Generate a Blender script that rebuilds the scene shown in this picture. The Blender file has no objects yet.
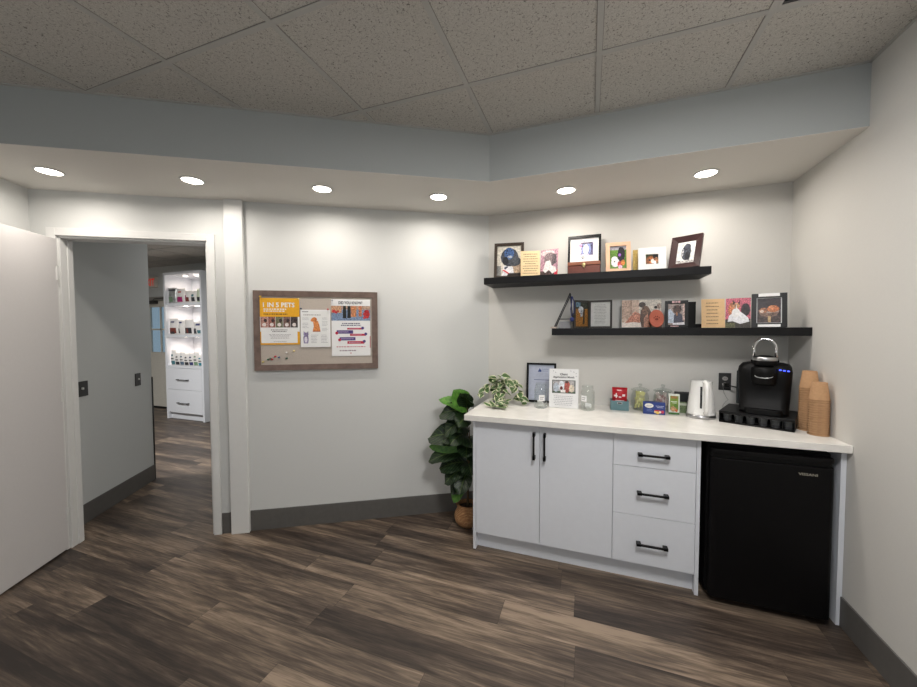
import bpy, math, random
from mathutils import Vector, Matrix, Euler
R = math.radians
rnd = random.Random(7)
sc = bpy.context.scene
COL = sc.collection
PI = math.pi

# ------------------------------------------------------------------ materials
def lin(c):
    return tuple((v/255/12.92) if v/255 <= .04045 else ((v/255+.055)/1.055)**2.4 for v in c)
_mats = {}
def mat(name, rgb, rough=.5, metal=0, emit=0, alpha=1, trans=0, var=.04, scale=30, spec=.5, bump=0, coat=0, ior=1.45):
    if name in _mats: return _mats[name]
    m = bpy.data.materials.new(name); m.use_nodes = True
    nt = m.node_tree; b = nt.nodes['Principled BSDF']
    c = lin(rgb)
    b.inputs['Roughness'].default_value = rough
    b.inputs['Metallic'].default_value = metal
    b.inputs['Specular IOR Level'].default_value = spec
    b.inputs['IOR'].default_value = ior
    b.inputs['Coat Weight'].default_value = coat
    if trans: b.inputs['Transmission Weight'].default_value = trans
    if alpha < 1: b.inputs['Alpha'].default_value = alpha
    if emit:
        b.inputs['Emission Color'].default_value = (*c, 1); b.inputs['Emission Strength'].default_value = emit
    tc = nt.nodes.new('ShaderNodeTexCoord'); n = nt.nodes.new('ShaderNodeTexNoise')
    n.inputs['Scale'].default_value = scale; n.inputs['Detail'].default_value = 3
    nt.links.new(tc.outputs['Object'], n.inputs['Vector'])
    mx = nt.nodes.new('ShaderNodeMix'); mx.data_type = 'RGBA'
    mx.inputs['A'].default_value = (*[max(0, v*(1-var)) for v in c], 1)
    mx.inputs['B'].default_value = (*[min(1, v*(1+var)) for v in c], 1)
    mr = nt.nodes.new('ShaderNodeMapRange'); mr.inputs['From Min'].default_value = .3; mr.inputs['From Max'].default_value = .7
    nt.links.new(n.outputs['Fac'], mr.inputs['Value']); nt.links.new(mr.outputs['Result'], mx.inputs['Factor']); nt.links.new(mx.outputs['Result'], b.inputs['Base Color'])
    if bump:
        bp = nt.nodes.new('ShaderNodeBump'); bp.inputs['Strength'].default_value = bump; bp.inputs['Distance'].default_value = .002
        nt.links.new(n.outputs['Fac'], bp.inputs['Height']); nt.links.new(bp.outputs['Normal'], b.inputs['Normal'])
    _mats[name] = m
    return m
def ink(rgb, var=.05, scale=60):     # printed colour
    return mat('print_%02x%02x%02x_%d' % (*rgb, int(var*100)), rgb, rough=.45, var=var, scale=scale)
def photo(rgb, var=.5, scale=45):    # a mottled photographic tone
    return ink(rgb, min(.95, var*2.2), scale*2.2)

M = dict(
    wall=mat('wall_paint', (211, 209, 204), rough=.75, var=.01, scale=150, bump=.12),
    wall_left=mat('door_wall_paint', (212, 213, 211), rough=.75, var=.01, scale=150, bump=.12),
    hall=mat('hallway_paint', (206, 209, 208), rough=.75, var=.01, scale=150, bump=.1),
    soffit=mat('soffit_face_shaded', (174, 178, 177), rough=.8, var=.01, scale=120),
    trim=mat('white_trim_paint', (222, 222, 220), rough=.4, var=.01),
    door=mat('door_paint', (208, 205, 204), rough=.45, var=.01, scale=80, bump=.05),
    base=mat('grey_vinyl_base', (96, 94, 91), rough=.5, var=.05),
    cab=mat('white_laminate', (224, 227, 233), rough=.35, var=.01),
    quartz=mat('white_quartz', (235, 232, 226), rough=.22, var=.05, scale=14),
    black=mat('black_lacquer', (14, 14, 15), rough=.4, spec=.3),
    blackm=mat('matt_black_metal', (22, 22, 23), rough=.4, metal=.2),
    fridge=mat('black_fridge_skin', (9, 8, 9), rough=.5, var=.1, spec=.2),
    gasket=mat('black_rubber', (8, 8, 8), rough=.7),
    shelfw=mat('black_shelf_wood', (17, 17, 19), rough=.5, var=.12, scale=8, spec=.3),
    chrome=mat('chrome', (215, 215, 218), rough=.12, metal=1),
    steel=mat('brushed_steel', (180, 180, 182), rough=.3, metal=1),
    grid=mat('ceiling_grid_paint', (188, 187, 183), rough=.6, var=.02),
    glass=mat('clear_glass', (245, 250, 250), rough=.03, alpha=.22, spec=1.0, var=0),
    white=mat('white_plastic', (232, 232, 230), rough=.25, var=.01),
    paper=mat('white_paper', (236, 236, 236), rough=.7, var=.015),
    kraft=mat('kraft_paper', (172, 134, 98), rough=.8, var=.08, scale=90),
    cream=mat('cream_card', (232, 205, 160), rough=.7, var=.05, scale=40),
    board=mat('taupe_wood', (112, 94, 86), rough=.6, var=.22, scale=25),
    cork=mat('linen_pinboard', (186, 176, 166), rough=.95, var=.12, scale=240, bump=.4),
    soil=mat('soil', (52, 38, 28), rough=.95, var=.3, bump=.6),
    grey_pot=mat('grey_ceramic', (140, 146, 150), rough=.5),
    stem=mat('woody_stem', (84, 70, 46), rough=.8, var=.2),
    vstem=mat('green_stem', (86, 104, 54), rough=.6, var=.2),
)

def node_mat(name):
    m = bpy.data.materials.new(name); m.use_nodes = True
    nt = m.node_tree; return m, nt, nt.nodes['Principled BSDF']
def N(nt, t, **kw):
    n = nt.nodes.new(t)
    for k, v in kw.items():
        if k in n.inputs: n.inputs[k].default_value = v
        else: setattr(n, k, v)
    return n
def ramp(nt, src, stops, interp='LINEAR'):
    r = nt.nodes.new('ShaderNodeValToRGB'); r.color_ramp.interpolation = interp
    e = r.color_ramp.elements
    while len(e) < len(stops): e.new(.5)
    for el, (p, c) in zip(e, stops):
        el.position = p; el.color = (*lin(c), 1) if len(c) == 3 and max(c) > 1 else (*c, 1)
    nt.links.new(src, r.inputs['Fac']); return r.outputs['Color']

def floor_mat():
    m, nt, b = node_mat('grey_brown_vinyl_plank')
    L = nt.links.new
    tc = N(nt, 'ShaderNodeTexCoord')
    mp = N(nt, 'ShaderNodeMapping'); mp.inputs['Location'].default_value = (.37, .06, 0)
    L(tc.outputs['Object'], mp.inputs['Vector'])
    # plank id: row from y, column from x with a random shift per row
    sep = N(nt, 'ShaderNodeSeparateXYZ'); L(mp.outputs['Vector'], sep.inputs[0])
    def math_(op, a, bv=None):
        n = N(nt, 'ShaderNodeMath', operation=op)
        for i, v in enumerate((a, bv)):
            if v is None: continue
            if isinstance(v, (int, float)): n.inputs[i].default_value = v
            else: L(v, n.inputs[i])
        return n.outputs[0]
    W, LEN = .178, 1.22
    row = math_('DIVIDE', sep.outputs['Y'], W); rowi = math_('FLOOR', row)
    wn = N(nt, 'ShaderNodeTexWhiteNoise', noise_dimensions='1D'); L(rowi, wn.inputs['W'])
    col = math_('ADD', math_('DIVIDE', sep.outputs['X'], LEN), math_('MULTIPLY', wn.outputs['Value'], 7.3)); coli = math_('FLOOR', col)
    cmb = N(nt, 'ShaderNodeCombineXYZ'); L(rowi, cmb.inputs[0]); L(coli, cmb.inputs[1])
    pid = N(nt, 'ShaderNodeTexWhiteNoise', noise_dimensions='3D'); L(cmb.outputs[0], pid.inputs['Vector'])
    # grain: stretched noise shifted per plank
    sh = N(nt, 'ShaderNodeVectorMath', operation='MULTIPLY'); L(pid.outputs['Color'], sh.inputs[0]); sh.inputs[1].default_value = (40, 40, 40)
    ad = N(nt, 'ShaderNodeVectorMath', operation='ADD'); L(mp.outputs['Vector'], ad.inputs[0]); L(sh.outputs[0], ad.inputs[1])
    def noise(scl, sx, sy, det, dist=0):
        q = N(nt, 'ShaderNodeMapping'); q.inputs['Scale'].default_value = (sx, sy, 1); L(ad.outputs[0], q.inputs['Vector'])
        n = N(nt, 'ShaderNodeTexNoise'); n.inputs['Scale'].default_value = scl; n.inputs['Detail'].default_value = det
        n.inputs['Distortion'].default_value = dist; n.inputs['Roughness'].default_value = .6
        L(q.outputs['Vector'], n.inputs['Vector']); return n.outputs['Fac']
    big = noise(1, .85, 8, 3, .5); mid = noise(1, 2.4, 30, 5, 1.2); fine = noise(1, 9, 170, 3)
    v = math_('ADD', math_('MULTIPLY', big, .95), math_('MULTIPLY', mid, .5))
    v = math_('ADD', v, math_('MULTIPLY', fine, .34))
    v = math_('ADD', v, math_('MULTIPLY', math_('SUBTRACT', pid.outputs['Value'], .5), .22))
    v = math_('SUBTRACT', v, .39)
    v = math_('ADD', math_('MULTIPLY', math_('SUBTRACT', v, .5), 1.25), .5)
    colr = ramp(nt, v, [(.25, (47, 40, 36)), (.42, (68, 58, 51)), (.54, (88, 76, 66)), (.66, (113, 98, 84)), (.82, (148, 130, 112))])
    # seams
    fy = math_('FRACT', row); fx = math_('FRACT', col)
    dy = math_('MULTIPLY', math_('MINIMUM', fy, math_('SUBTRACT', 1, fy)), W)
    dx = math_('MULTIPLY', math_('MINIMUM', fx, math_('SUBTRACT', 1, fx)), LEN)
    d = math_('MINIMUM', dx, dy); seam = math_('LESS_THAN', d, .0012)
    mx = N(nt, 'ShaderNodeMix', data_type='RGBA'); L(math_('MULTIPLY', seam, .6), mx.inputs['Factor']); L(colr, mx.inputs['A']); mx.inputs['B'].default_value = (.02, .016, .013, 1)
    L(mx.outputs['Result'], b.inputs['Base Color'])
    b.inputs['Roughness'].default_value = .42; b.inputs['Specular IOR Level'].default_value = .4
    bp = N(nt, 'ShaderNodeBump'); bp.inputs['Strength'].default_value = .12; bp.inputs['Distance'].default_value = .001
    L(mid, bp.inputs['Height']); L(bp.outputs['Normal'], b.inputs['Normal'])
    return m
def ceil_mat():
    m, nt, b = node_mat('mineral_fibre_tile'); L = nt.links.new
    tc = N(nt, 'ShaderNodeTexCoord')
    wob = N(nt, 'ShaderNodeTexNoise'); wob.inputs['Scale'].default_value = 40; L(tc.outputs['Object'], wob.inputs['Vector'])
    vm = N(nt, 'ShaderNodeVectorMath', operation='SCALE'); vm.inputs['Scale'].default_value = .035; L(wob.outputs['Color'], vm.inputs[0])
    ad = N(nt, 'ShaderNodeVectorMath', operation='ADD'); L(tc.outputs['Object'], ad.inputs[0]); L(vm.outputs[0], ad.inputs[1])
    v = N(nt, 'ShaderNodeTexVoronoi', feature='DISTANCE_TO_EDGE'); v.inputs['Scale'].default_value = 55; L(ad.outputs[0], v.inputs['Vector'])
    n = N(nt, 'ShaderNodeTexNoise'); n.inputs['Scale'].default_value = 95; n.inputs['Detail'].default_value = 2; L(tc.outputs['Object'], n.inputs['Vector'])
    c1 = ramp(nt, v.outputs['Distance'], [(.0, (1., 1., 1.)), (.07, (0., 0., 0.))])
    c2 = ramp(nt, n.outputs['Fac'], [(.5, (0., 0., 0.)), (.6, (1., 1., 1.))])
    mul = N(nt, 'ShaderNodeMix', data_type='RGBA', blend_type='MULTIPLY'); mul.inputs['Factor'].default_value = 1; L(c1, mul.inputs['A']); L(c2, mul.inputs['B'])
    n2 = N(nt, 'ShaderNodeTexNoise'); n2.inputs['Scale'].default_value = 260; L(tc.outputs['Object'], n2.inputs['Vector'])
    base = ramp(nt, n2.outputs['Fac'], [(.3, (184, 180, 173)), (.65, (208, 205, 199))])
    mx = N(nt, 'ShaderNodeMix', data_type='RGBA'); L(mul.outputs['Result'], mx.inputs['Factor']); L(base, mx.inputs['A']); mx.inputs['B'].default_value = (.12, .11, .1, 1)
    L(mx.outputs['Result'], b.inputs['Base Color']); b.inputs['Roughness'].default_value = .95
    return m
def basket_mat():
    m, nt, b = node_mat('woven_seagrass'); L = nt.links.new
    tc = N(nt, 'ShaderNodeTexCoord')
    w = N(nt, 'ShaderNodeTexWave', wave_type='BANDS', bands_direction='Z'); w.inputs['Scale'].default_value = 34; w.inputs['Distortion'].default_value = 1.5; w.inputs['Detail'].default_value = 2
    L(tc.outputs['Object'], w.inputs['Vector'])
    n = N(nt, 'ShaderNodeTexNoise'); n.inputs['Scale'].default_value = 60; L(tc.outputs['Object'], n.inputs['Vector'])
    mm = N(nt, 'ShaderNodeMath', operation='MULTIPLY'); L(w.outputs['Fac'], mm.inputs[0]); L(n.outputs['Fac'], mm.inputs[1])
    L(ramp(nt, mm.outputs[0], [(.0, (126, 86, 54)), (.3, (178, 130, 86)), (.7, (216, 172, 122))]), b.inputs['Base Color'])
    bp = N(nt, 'ShaderNodeBump'); bp.inputs['Strength'].default_value = .8; bp.inputs['Distance'].default_value = .004; L(w.outputs['Fac'], bp.inputs['Height']); L(bp.outputs['Normal'], b.inputs['Normal'])
    b.inputs['Roughness'].default_value = .85
    return m
def leaf_mat(name, dark, light, edge=None):
    # uses the leaf's own UV: u across (0..1, midrib at .5), v along
    m, nt, b = node_mat(name); L = nt.links.new
    uv = N(nt, 'ShaderNodeUVMap'); sep = N(nt, 'ShaderNodeSeparateXYZ'); L(uv.outputs['UV'], sep.inputs[0])
    d = N(nt, 'ShaderNodeMath', operation='SUBTRACT'); L(sep.outputs['X'], d.inputs[0]); d.inputs[1].default_value = .5
    a = N(nt, 'ShaderNodeMath', operation='ABSOLUTE'); L(d.outputs[0], a.inputs[0])
    tc = N(nt, 'ShaderNodeTexCoord'); n = N(nt, 'ShaderNodeTexNoise'); n.inputs['Scale'].default_value = 45; L(tc.outputs['Object'], n.inputs['Vector'])
    if edge:
        s = N(nt, 'ShaderNodeMath', operation='MULTIPLY_ADD'); L(n.outputs['Fac'], s.inputs[0]); s.inputs[1].default_value = .35; L(a.outputs[0], s.inputs[2])
        c = ramp(nt, s.outputs[0], [(.0, dark), (.5, light), (.57, edge), (.9, edge)])
    else:
        # side veins
        v = N(nt, 'ShaderNodeMath', operation='MULTIPLY_ADD'); L(a.outputs[0], v.inputs[0]); v.inputs[1].default_value = -.6; L(sep.outputs['Y'], v.inputs[2])
        w = N(nt, 'ShaderNodeMath', operation='MULTIPLY'); L(v.outputs[0], w.inputs[0]); w.inputs[1].default_value = 8
        fr = N(nt, 'ShaderNodeMath', operation='FRACT'); L(w.outputs[0], fr.inputs[0])
        vein = N(nt, 'ShaderNodeMath', operation='LESS_THAN'); L(fr.outputs[0], vein.inputs[0]); vein.inputs[1].default_value = .1
        mid = N(nt, 'ShaderNodeMath', operation='LESS_THAN'); L(a.outputs[0], mid.inputs[0]); mid.inputs[1].default_value = .025
        mxx = N(nt, 'ShaderNodeMath', operation='MAXIMUM'); L(vein.outputs[0], mxx.inputs[0]); L(mid.outputs[0], mxx.inputs[1])
        f = N(nt, 'ShaderNodeMath', operation='MULTIPLY'); L(mxx.outputs[0], f.inputs[0]); f.inputs[1].default_value = .2
        base = ramp(nt, n.outputs['Fac'], [(.3, dark), (.7, light)])
        mx = N(nt, 'ShaderNodeMix', data_type='RGBA'); L(f.outputs[0], mx.inputs['Factor']); L(base, mx.inputs['A']); mx.inputs['B'].default_value = (*lin((150, 175, 95)), 1)
        c = mx.outputs['Result']
    L(c, b.inputs['Base Color']); b.inputs['Roughness'].default_value = .42; b.inputs['Specular IOR Level'].default_value = .35
    return m
def glass_mat():
    m, nt, b = node_mat('thin_clear_glass'); nt.nodes.remove(b); L = nt.links.new
    out = [n for n in nt.nodes if n.type == 'OUTPUT_MATERIAL'][0]
    tr = N(nt, 'ShaderNodeBsdfTransparent'); tr.inputs['Color'].default_value = (.9, .92, .91, 1)
    gl = N(nt, 'ShaderNodeBsdfGlossy'); gl.inputs['Roughness'].default_value = .04; gl.inputs['Color'].default_value = (.9, .92, .92, 1)
    lw = N(nt, 'ShaderNodeLayerWeight'); lw.inputs['Blend'].default_value = .5
    pw = N(nt, 'ShaderNodeMath', operation='POWER'); L(lw.outputs['Facing'], pw.inputs[0]); pw.inputs[1].default_value = 3
    fr = N(nt, 'ShaderNodeMath', operation='MULTIPLY_ADD'); L(pw.outputs[0], fr.inputs[0]); fr.inputs[1].default_value = .5; fr.inputs[2].default_value = .05
    n = N(nt, 'ShaderNodeTexNoise'); n.inputs['Scale'].default_value = 20
    bp = N(nt, 'ShaderNodeBump'); bp.inputs['Strength'].default_value = .15; bp.inputs['Distance'].default_value = .002
    L(n.outputs['Fac'], bp.inputs['Height']); L(bp.outputs['Normal'], gl.inputs['Normal'])
    mx = N(nt, 'ShaderNodeMixShader'); L(fr.outputs[0], mx.inputs[0]); L(tr.outputs[0], mx.inputs[1]); L(gl.outputs[0], mx.inputs[2]); L(mx.outputs[0], out.inputs['Surface'])
    return m
M['glass'] = glass_mat()
M['floor'] = floor_mat(); M['ceil'] = ceil_mat(); M['basket'] = basket_mat()
M['leaf_dark'] = leaf_mat('fiddle_leaf_dark', (15, 30, 17), (27, 50, 25))
M['leaf_light'] = leaf_mat('fiddle_leaf_fresh', (62, 112, 40), (98, 150, 58))
M['leaf_var'] = leaf_mat('cream_edged_leaf', (58, 88, 48), (92, 120, 72), (222, 220, 188))
M['lamp'] = mat('lit_lamp_lens', (255, 246, 232), emit=14)
M['led'] = mat('cabinet_light_lens', (255, 244, 228), emit=8)

# ------------------------------------------------------------------ mesh builder
class MB:
    def __init__(s): s.v = []; s.f = []; s.mi = []; s.mats = []; s.sm = []; s.uv = {}
    def m(s, mt):
        if mt not in s.mats: s.mats.append(mt)
        return s.mats.index(mt)
    def add(s, vs, fs, mt, smooth=False, T=None):
        o = len(s.v); T = T or Matrix()
        s.v += [tuple(T @ Vector(p)) for p in vs]
        k = s.m(mt)
        for f in fs: s.f.append([o+i for i in f]); s.mi.append(k); s.sm.append(smooth)
    def box(s, lo, hi, mt, T=None):
        x0, y0, z0 = lo; x1, y1, z1 = hi
        vs = [(x0,y0,z0),(x1,y0,z0),(x1,y1,z0),(x0,y1,z0),(x0,y0,z1),(x1,y0,z1),(x1,y1,z1),(x0,y1,z1)]
        s.add(vs, [(0,3,2,1),(4,5,6,7),(0,1,5,4),(1,2,6,5),(2,3,7,6),(3,0,4,7)], mt, False, T); return s
    def prism(s, poly, z0, z1, mt, T=None, smooth=False):   # poly in xy, CCW
        n = len(poly)
        vs = [(x, y, z0) for x, y in poly]+[(x, y, z1) for x, y in poly]
        fs = [tuple(range(n))[::-1], tuple(range(n, 2*n))]+[(i, (i+1) % n, n+(i+1) % n, n+i) for i in range(n)]
        s.add(vs, fs, mt, smooth, T); return s
    def lathe(s, prof, mt, seg=24, T=None, smooth=True, cap=True):
        vs = []; fs = []
        for r, z in prof:
            for k in range(seg):
                a = 2*PI*k/seg; vs.append((r*math.cos(a), r*math.sin(a), z))
        for i in range(len(prof)-1):
            for k in range(seg):
                k2 = (k+1) % seg; fs.append((i*seg+k, i*seg+k2, (i+1)*seg+k2, (i+1)*seg+k))
        if cap:
            if prof[0][0] > 1e-5: fs.append(tuple(range(seg))[::-1])
            if prof[-1][0] > 1e-5: fs.append(tuple((len(prof)-1)*seg+k for k in range(seg)))
        s.add(vs, fs, mt, smooth, T); return s
    def tube(s, pts, r, mt, seg=8, T=None, closed=False):
        P = [Vector(p) for p in pts]; n = len(P); rs = r if isinstance(r, (list, tuple)) else [r]*n
        vs = []; fs = []; up = None
        for i in range(n):
            a = P[i-1] if (i or closed) else P[i]; c = P[(i+1) % n] if (i < n-1 or closed) else P[i]
            t = (c-a).normalized()
            if up is None: up = Vector((0, 0, 1)) if abs(t.z) < .9 else Vector((1, 0, 0))
            x = t.cross(up).normalized(); y = x.cross(t).normalized(); up = y
            for k in range(seg):
                w = 2*PI*k/seg; vs.append(P[i]+rs[i]*(math.cos(w)*x+math.sin(w)*y))
        for i in range(n if closed else n-1):
            j = (i+1) % n
            for k in range(seg):
                k2 = (k+1) % seg; fs.append((i*seg+k, j*seg+k, j*seg+k2, i*seg+k2))
        if not closed: fs += [tuple(range(seg)), tuple((n-1)*seg+k for k in range(seg))[::-1]]
        s.add(vs, fs, mt, True, T); return s
    def ball(s, c, r, mt, T=None, seg=12, ring=8):
        rx, ry, rz = r if isinstance(r, (tuple, list)) else (r, r, r)
        prof = [(math.sin(PI*i/ring), -math.cos(PI*i/ring)) for i in range(ring+1)]
        T2 = Matrix.Translation(c) @ Matrix.Diagonal((rx, ry, rz, 1))
        s.lathe([(max(p, 1e-6), z) for p, z in prof], mt, seg, (T @ T2) if T else T2, cap=False); return s
    def text(s, body, size, x, y, mt, T=None, align='CENTER', z=.0008, bold=0, sx=1):
        cu = bpy.data.curves.new('text', 'FONT'); cu.body = body; cu.size = size; cu.align_x = align; cu.offset = bold; cu.resolution_u = 2
        o = bpy.data.objects.new('text', cu); COL.objects.link(o)
        me = o.to_mesh(depsgraph=None) if False else None
        dg = bpy.context.evaluated_depsgraph_get(); dg.update(); me = bpy.data.meshes.new_from_object(o.evaluated_get(dg))
        vs = [(v.co.x*sx+x, v.co.y+y, z) for v in me.vertices]; fs = [tuple(p.vertices) for p in me.polygons]
        bpy.data.objects.remove(o); bpy.data.curves.remove(cu); bpy.data.meshes.remove(me)
        s.add(vs, fs, mt, False, T); return s
    def build(s, name, parent=None, bevel=0, loc=None, rot=None, seg=2, autos=False):
        me = bpy.data.meshes.new(name); me.from_pydata(s.v, [], s.f)
        for mt in s.mats: me.materials.append(mt)
        for p, k, sm in zip(me.polygons, s.mi, s.sm): p.material_index = k; p.use_smooth = sm
        if s.uv:
            ul = me.uv_layers.new(name='UVMap')
            for p in me.polygons:
                for li in p.loop_indices:
                    ul.data[li].uv = s.uv.get(me.loops[li].vertex_index, (0, 0))
        me.update()
        o = bpy.data.objects.new(name, me); COL.objects.link(o)
        if parent: o.parent = parent
        if loc: o.location = loc
        if rot: o.rotation_euler = rot
        if bevel:
            b = o.modifiers.new('bevel', 'BEVEL'); b.width = bevel; b.segments = seg; b.limit_method = 'ANGLE'; b.angle_limit = R(40)
        return o

def thing(name, label, cat, loc=(0, 0, 0), rz=0, group=None, tilt=0):
    o = bpy.data.objects.new(name, None); o.empty_display_size = .05; COL.objects.link(o)
    o.location = loc
    o.rotation_euler = (Matrix.Rotation(rz, 4, 'Z') @ Matrix.Rotation(-tilt, 4, 'X')).to_euler()
    return tag(o, label, cat, group)
def tag(o, label, cat, group=None):
    o['label'] = label; o['category'] = cat
    if group: o['group'] = group
    return o
def struct(o): o['kind'] = 'structure'; return o
def copy_tree(root, loc=None, rz=None, label=None):
    r = root.copy(); COL.objects.link(r)
    for ch in root.children:
        c = ch.copy(); COL.objects.link(c); c.parent = r
        for g in ch.children:
            d = g.copy(); COL.objects.link(d); d.parent = c
    if loc: r.location = loc
    if rz is not None: r.rotation_euler.z = rz
    if label: r['label'] = label
    return r
UP = Matrix.Rotation(R(90), 4, 'X')     # maps (x, y, z) to (x, -z, y): a page drawn in xy stands up and faces -y

# ------------------------------------------------------------------ key dimensions
YB, XR, XC, AL = 2.871, 1.190, -.774, R(30.8)
ZS, ZC, D = 2.393, 2.682, .654
ca, sa = math.cos(AL), math.sin(AL)
def A(s, off=0, z=0):                    # point by the door wall: s along it from the corner, off into the room
    return (XC-ca*s+off*sa, YB-sa*s-off*ca, z)
def A2(s, off=0): return A(s, off)[:2]
FX0, FX1, FY0, FY1 = -9.6, XR+.12, -2.95, 4.54

# ------------------------------------------------------------------ room shell
def quadwall(name, poly, z0, z1, mt):
    # poly given in order; make CCW
    a = sum(poly[i][0]*poly[(i+1) % len(poly)][1]-poly[(i+1) % len(poly)][0]*poly[i][1] for i in range(len(poly)))
    if a < 0: poly = poly[::-1]
    return struct(MB().prism(poly, z0, z1, mt).build(name))
struct(MB().box((FX0, FY0, -.1), (FX1, FY1+.12, 0), M['floor']).build('floor'))
ce = struct(MB().box((FX0, FY0, ZC), (FX1, FY1+.12, ZC+.1), M['ceil']).build('ceiling'))
g = MB(); bw = .0115; rv = MB(); dkg = mat('grid_reveal', (136, 132, 126), rough=.9)
gx0, gy0 = .0295, 1.7414
k = -16
while k <= 1:
    x = gx0+k*.61
    if x > FX0: g.box((x-bw, FY0+.12, ZC-.005), (x+bw, 2.2 if x > -.9 else FY1, ZC+.001), M['grid']); rv.box((x-bw-.002, FY0+.12, ZC-.0012), (x+bw+.002, 2.2 if x > -.9 else FY1, ZC+.001), dkg)
    k += 1
for k in range(-7, 5):
    y = gy0+k*.61
    if FY0+.15 < y < FY1: g.box((FX0+.1, y-bw, ZC-.0045), (XR if y < 2.2 else -1.0, y+bw, ZC+.001), M['grid']); rv.box((FX0+.1, y-bw-.002, ZC-.0012), (XR if y < 2.2 else -1.0, y+bw+.002, ZC+.001), dkg)
g.build('grid', ce); rv.build('reveal', ce)
quadwall('wall_back', [(XC, YB), (FX1, YB), (FX1, YB+.12), (XC, YB+.12)], 0, ZC, M['wall'])
quadwall('wall_right', [(XR, FY0), (FX1, FY0), (FX1, YB), (XR, YB)], 0, ZC, M['wall'])
T = .10
DS0, DS1, DH = 2.047, 2.943, 2.103       # door opening
w = MB()
def wp(b, s0, s1, z0, z1, o0=0, o1=-T, mt=None):
    p = [A2(s1, o0), A2(s0, o0), A2(s0, o1), A2(s1, o1)]
    a = sum(p[i][0]*p[(i+1) % 4][1]-p[(i+1) % 4][0]*p[i][1] for i in range(4))
    b.prism(p if a > 0 else p[::-1], z0, z1, mt)
wp(w, -.06, DS0, 0, ZC, mt=M['wall_left']); wp(w, DS0, DS1, DH, ZC, mt=M['wall_left']); wp(w, DS1, 3.10, 0, ZC, mt=M['wall_left'])
struct(w.build('wall_left'))
# pilaster on the door wall
w = MB(); wp(w, 1.812, 1.932, 0, ZS, .034, 0, M['trim']); struct(w.build('trim_1', bevel=.003))
# hallway wall, continuing as the left wall of this room
w = MB(); wp(w, 3.088, 3.22, 0, ZC, 1.9, 0, M['wall_left']); struct(w.build('wall_left_side'))
w = MB(); wp(w, 3.10, 3.22, 0, ZC, 0, -1.20, M['hall']); struct(w.build('wall_hallway'))
w = MB(); wp(w, 3.096, 3.224, 0, 1.02, -1.196, -1.212, M['blackm']); struct(w.build('trim_2'))
c = A2(3.088, 1.9)
quadwall('wall_left_rear', [(c[0], c[1]+.05), (c[0]-.12, c[1]+.05), (c[0]-.12, FY0), (c[0], FY0)], 0, ZC, M['wall'])
# unseen rear wall; its window is added to let in fill light
wr = MB(); y0, y1 = FY0, FY0+.12
WX0, WX1, WZ0, WZ1 = -1.6, .8, .95, 2.25
for lo, hi in [((FX0, y0, 0), (WX0, y1, ZC)), ((WX1, y0, 0), (XR, y1, ZC)), ((WX0, y0, 0), (WX1, y1, WZ0)), ((WX0, y0, WZ1), (WX1, y1, ZC))]:
    wr.box(lo, hi, M['wall'])
struct(wr.build('wall_rear'))
wf = MB()
for lo, hi in [((WX0, y0+.03, WZ0), (WX0+.05, y1, WZ1)), ((WX1-.05, y0+.03, WZ0), (WX1, y1, WZ1)), ((WX0, y0+.03, WZ0), (WX1, y1, WZ0+.05)), ((WX0, y0+.03, WZ1-.05), (WX1, y1, WZ1)), ((-.425, y0+.03, WZ0), (-.375, y1, WZ1))]:
    wf.box(lo, hi, M['trim'])
struct(wf.build('added_window_1'))
# far room walls, with the exit door's opening
EX0, EX1, EZ = -8.12, -7.25, 2.08
w = MB()
for lo, hi in [((FX0, FY1, 0), (EX0, FY1+.12, ZC)), ((EX1, FY1, 0), (XC+.2, FY1+.12, ZC)), ((EX0, FY1, EZ), (EX1, FY1+.12, ZC))]:
    w.box(lo, hi, M['hall'])
struct(w.build('wall_far'))
quadwall('wall_far_right', [(XC+.08, YB+.12), (XC+.2, YB+.12), (XC+.2, FY1), (XC+.08, FY1)], 0, ZC, M['hall'])
quadwall('wall_far_left', [(FX0, FY0), (FX0-.12, FY0), (FX0-.12, FY1+.12), (FX0, FY1+.12)], 0, ZC, M['hall'])

# bulkhead over the two walls
t = D*math.tan(AL/2)
oc = (XC+t, YB-D)
# door-wall side ends at the left wall
pts = [(XR, YB-D), (XR, YB), (XC, YB), A2(3.088, 0), A2(3.088, D), oc]
M['under'] = mat('soffit_underside_lit', (222, 219, 213), rough=.8, var=.01, scale=120)  # underside lightened, face darkened: their light and shade put into the colour
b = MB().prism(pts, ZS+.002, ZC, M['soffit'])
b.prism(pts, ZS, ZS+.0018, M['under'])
struct(b.build('ceiling_soffit'))
# thin angle trim along the bulkhead's top
b = MB(); b.prism([(XR, YB-D-.012), (XR, YB-D), oc, (oc[0], oc[1]-.012)], ZC-.006, ZC-.001, M['grid'])
q0 = A2(3.088, D); q1 = A2(3.088, D+.012)
b.prism([q0, q1, (oc[0], oc[1]-.014), oc], ZC-.006, ZC-.001, M['grid'])
b.box((XR-.012, FY0+.12, ZC-.006), (XR, YB-D, ZC-.001), M['grid'])
struct(b.build('trim_3'))

# baseboards
BT, BH = .009, .150
def bb(name, fn):
    b = MB(); fn(b); return struct(b.build(name, bevel=.002))
bb('baseboard_left', lambda b: (wp(b, .006, 1.811, 0, BH, BT, .0, M['base']), wp(b, 1.934, DS0-.046, 0, BH, BT, 0, M['base'])))
bb('baseboard_right', lambda b: b.box((XR-BT, FY0+.12, 0), (XR, 2.283, BH), M['base']))
bb('baseboard_back', lambda b: b.box((XC+.02, YB-BT, 0), (-.73, YB, BH), M['base']))
bb('baseboard_hallway', lambda b: wp(b, 3.10-BT, 3.10, 0, BH, -T-.01, -1.19, M['base']))
bb('baseboard_far', lambda b: b.box((EX1+.08, FY1-BT, 0), (XC, FY1, BH), M['base']))

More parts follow.
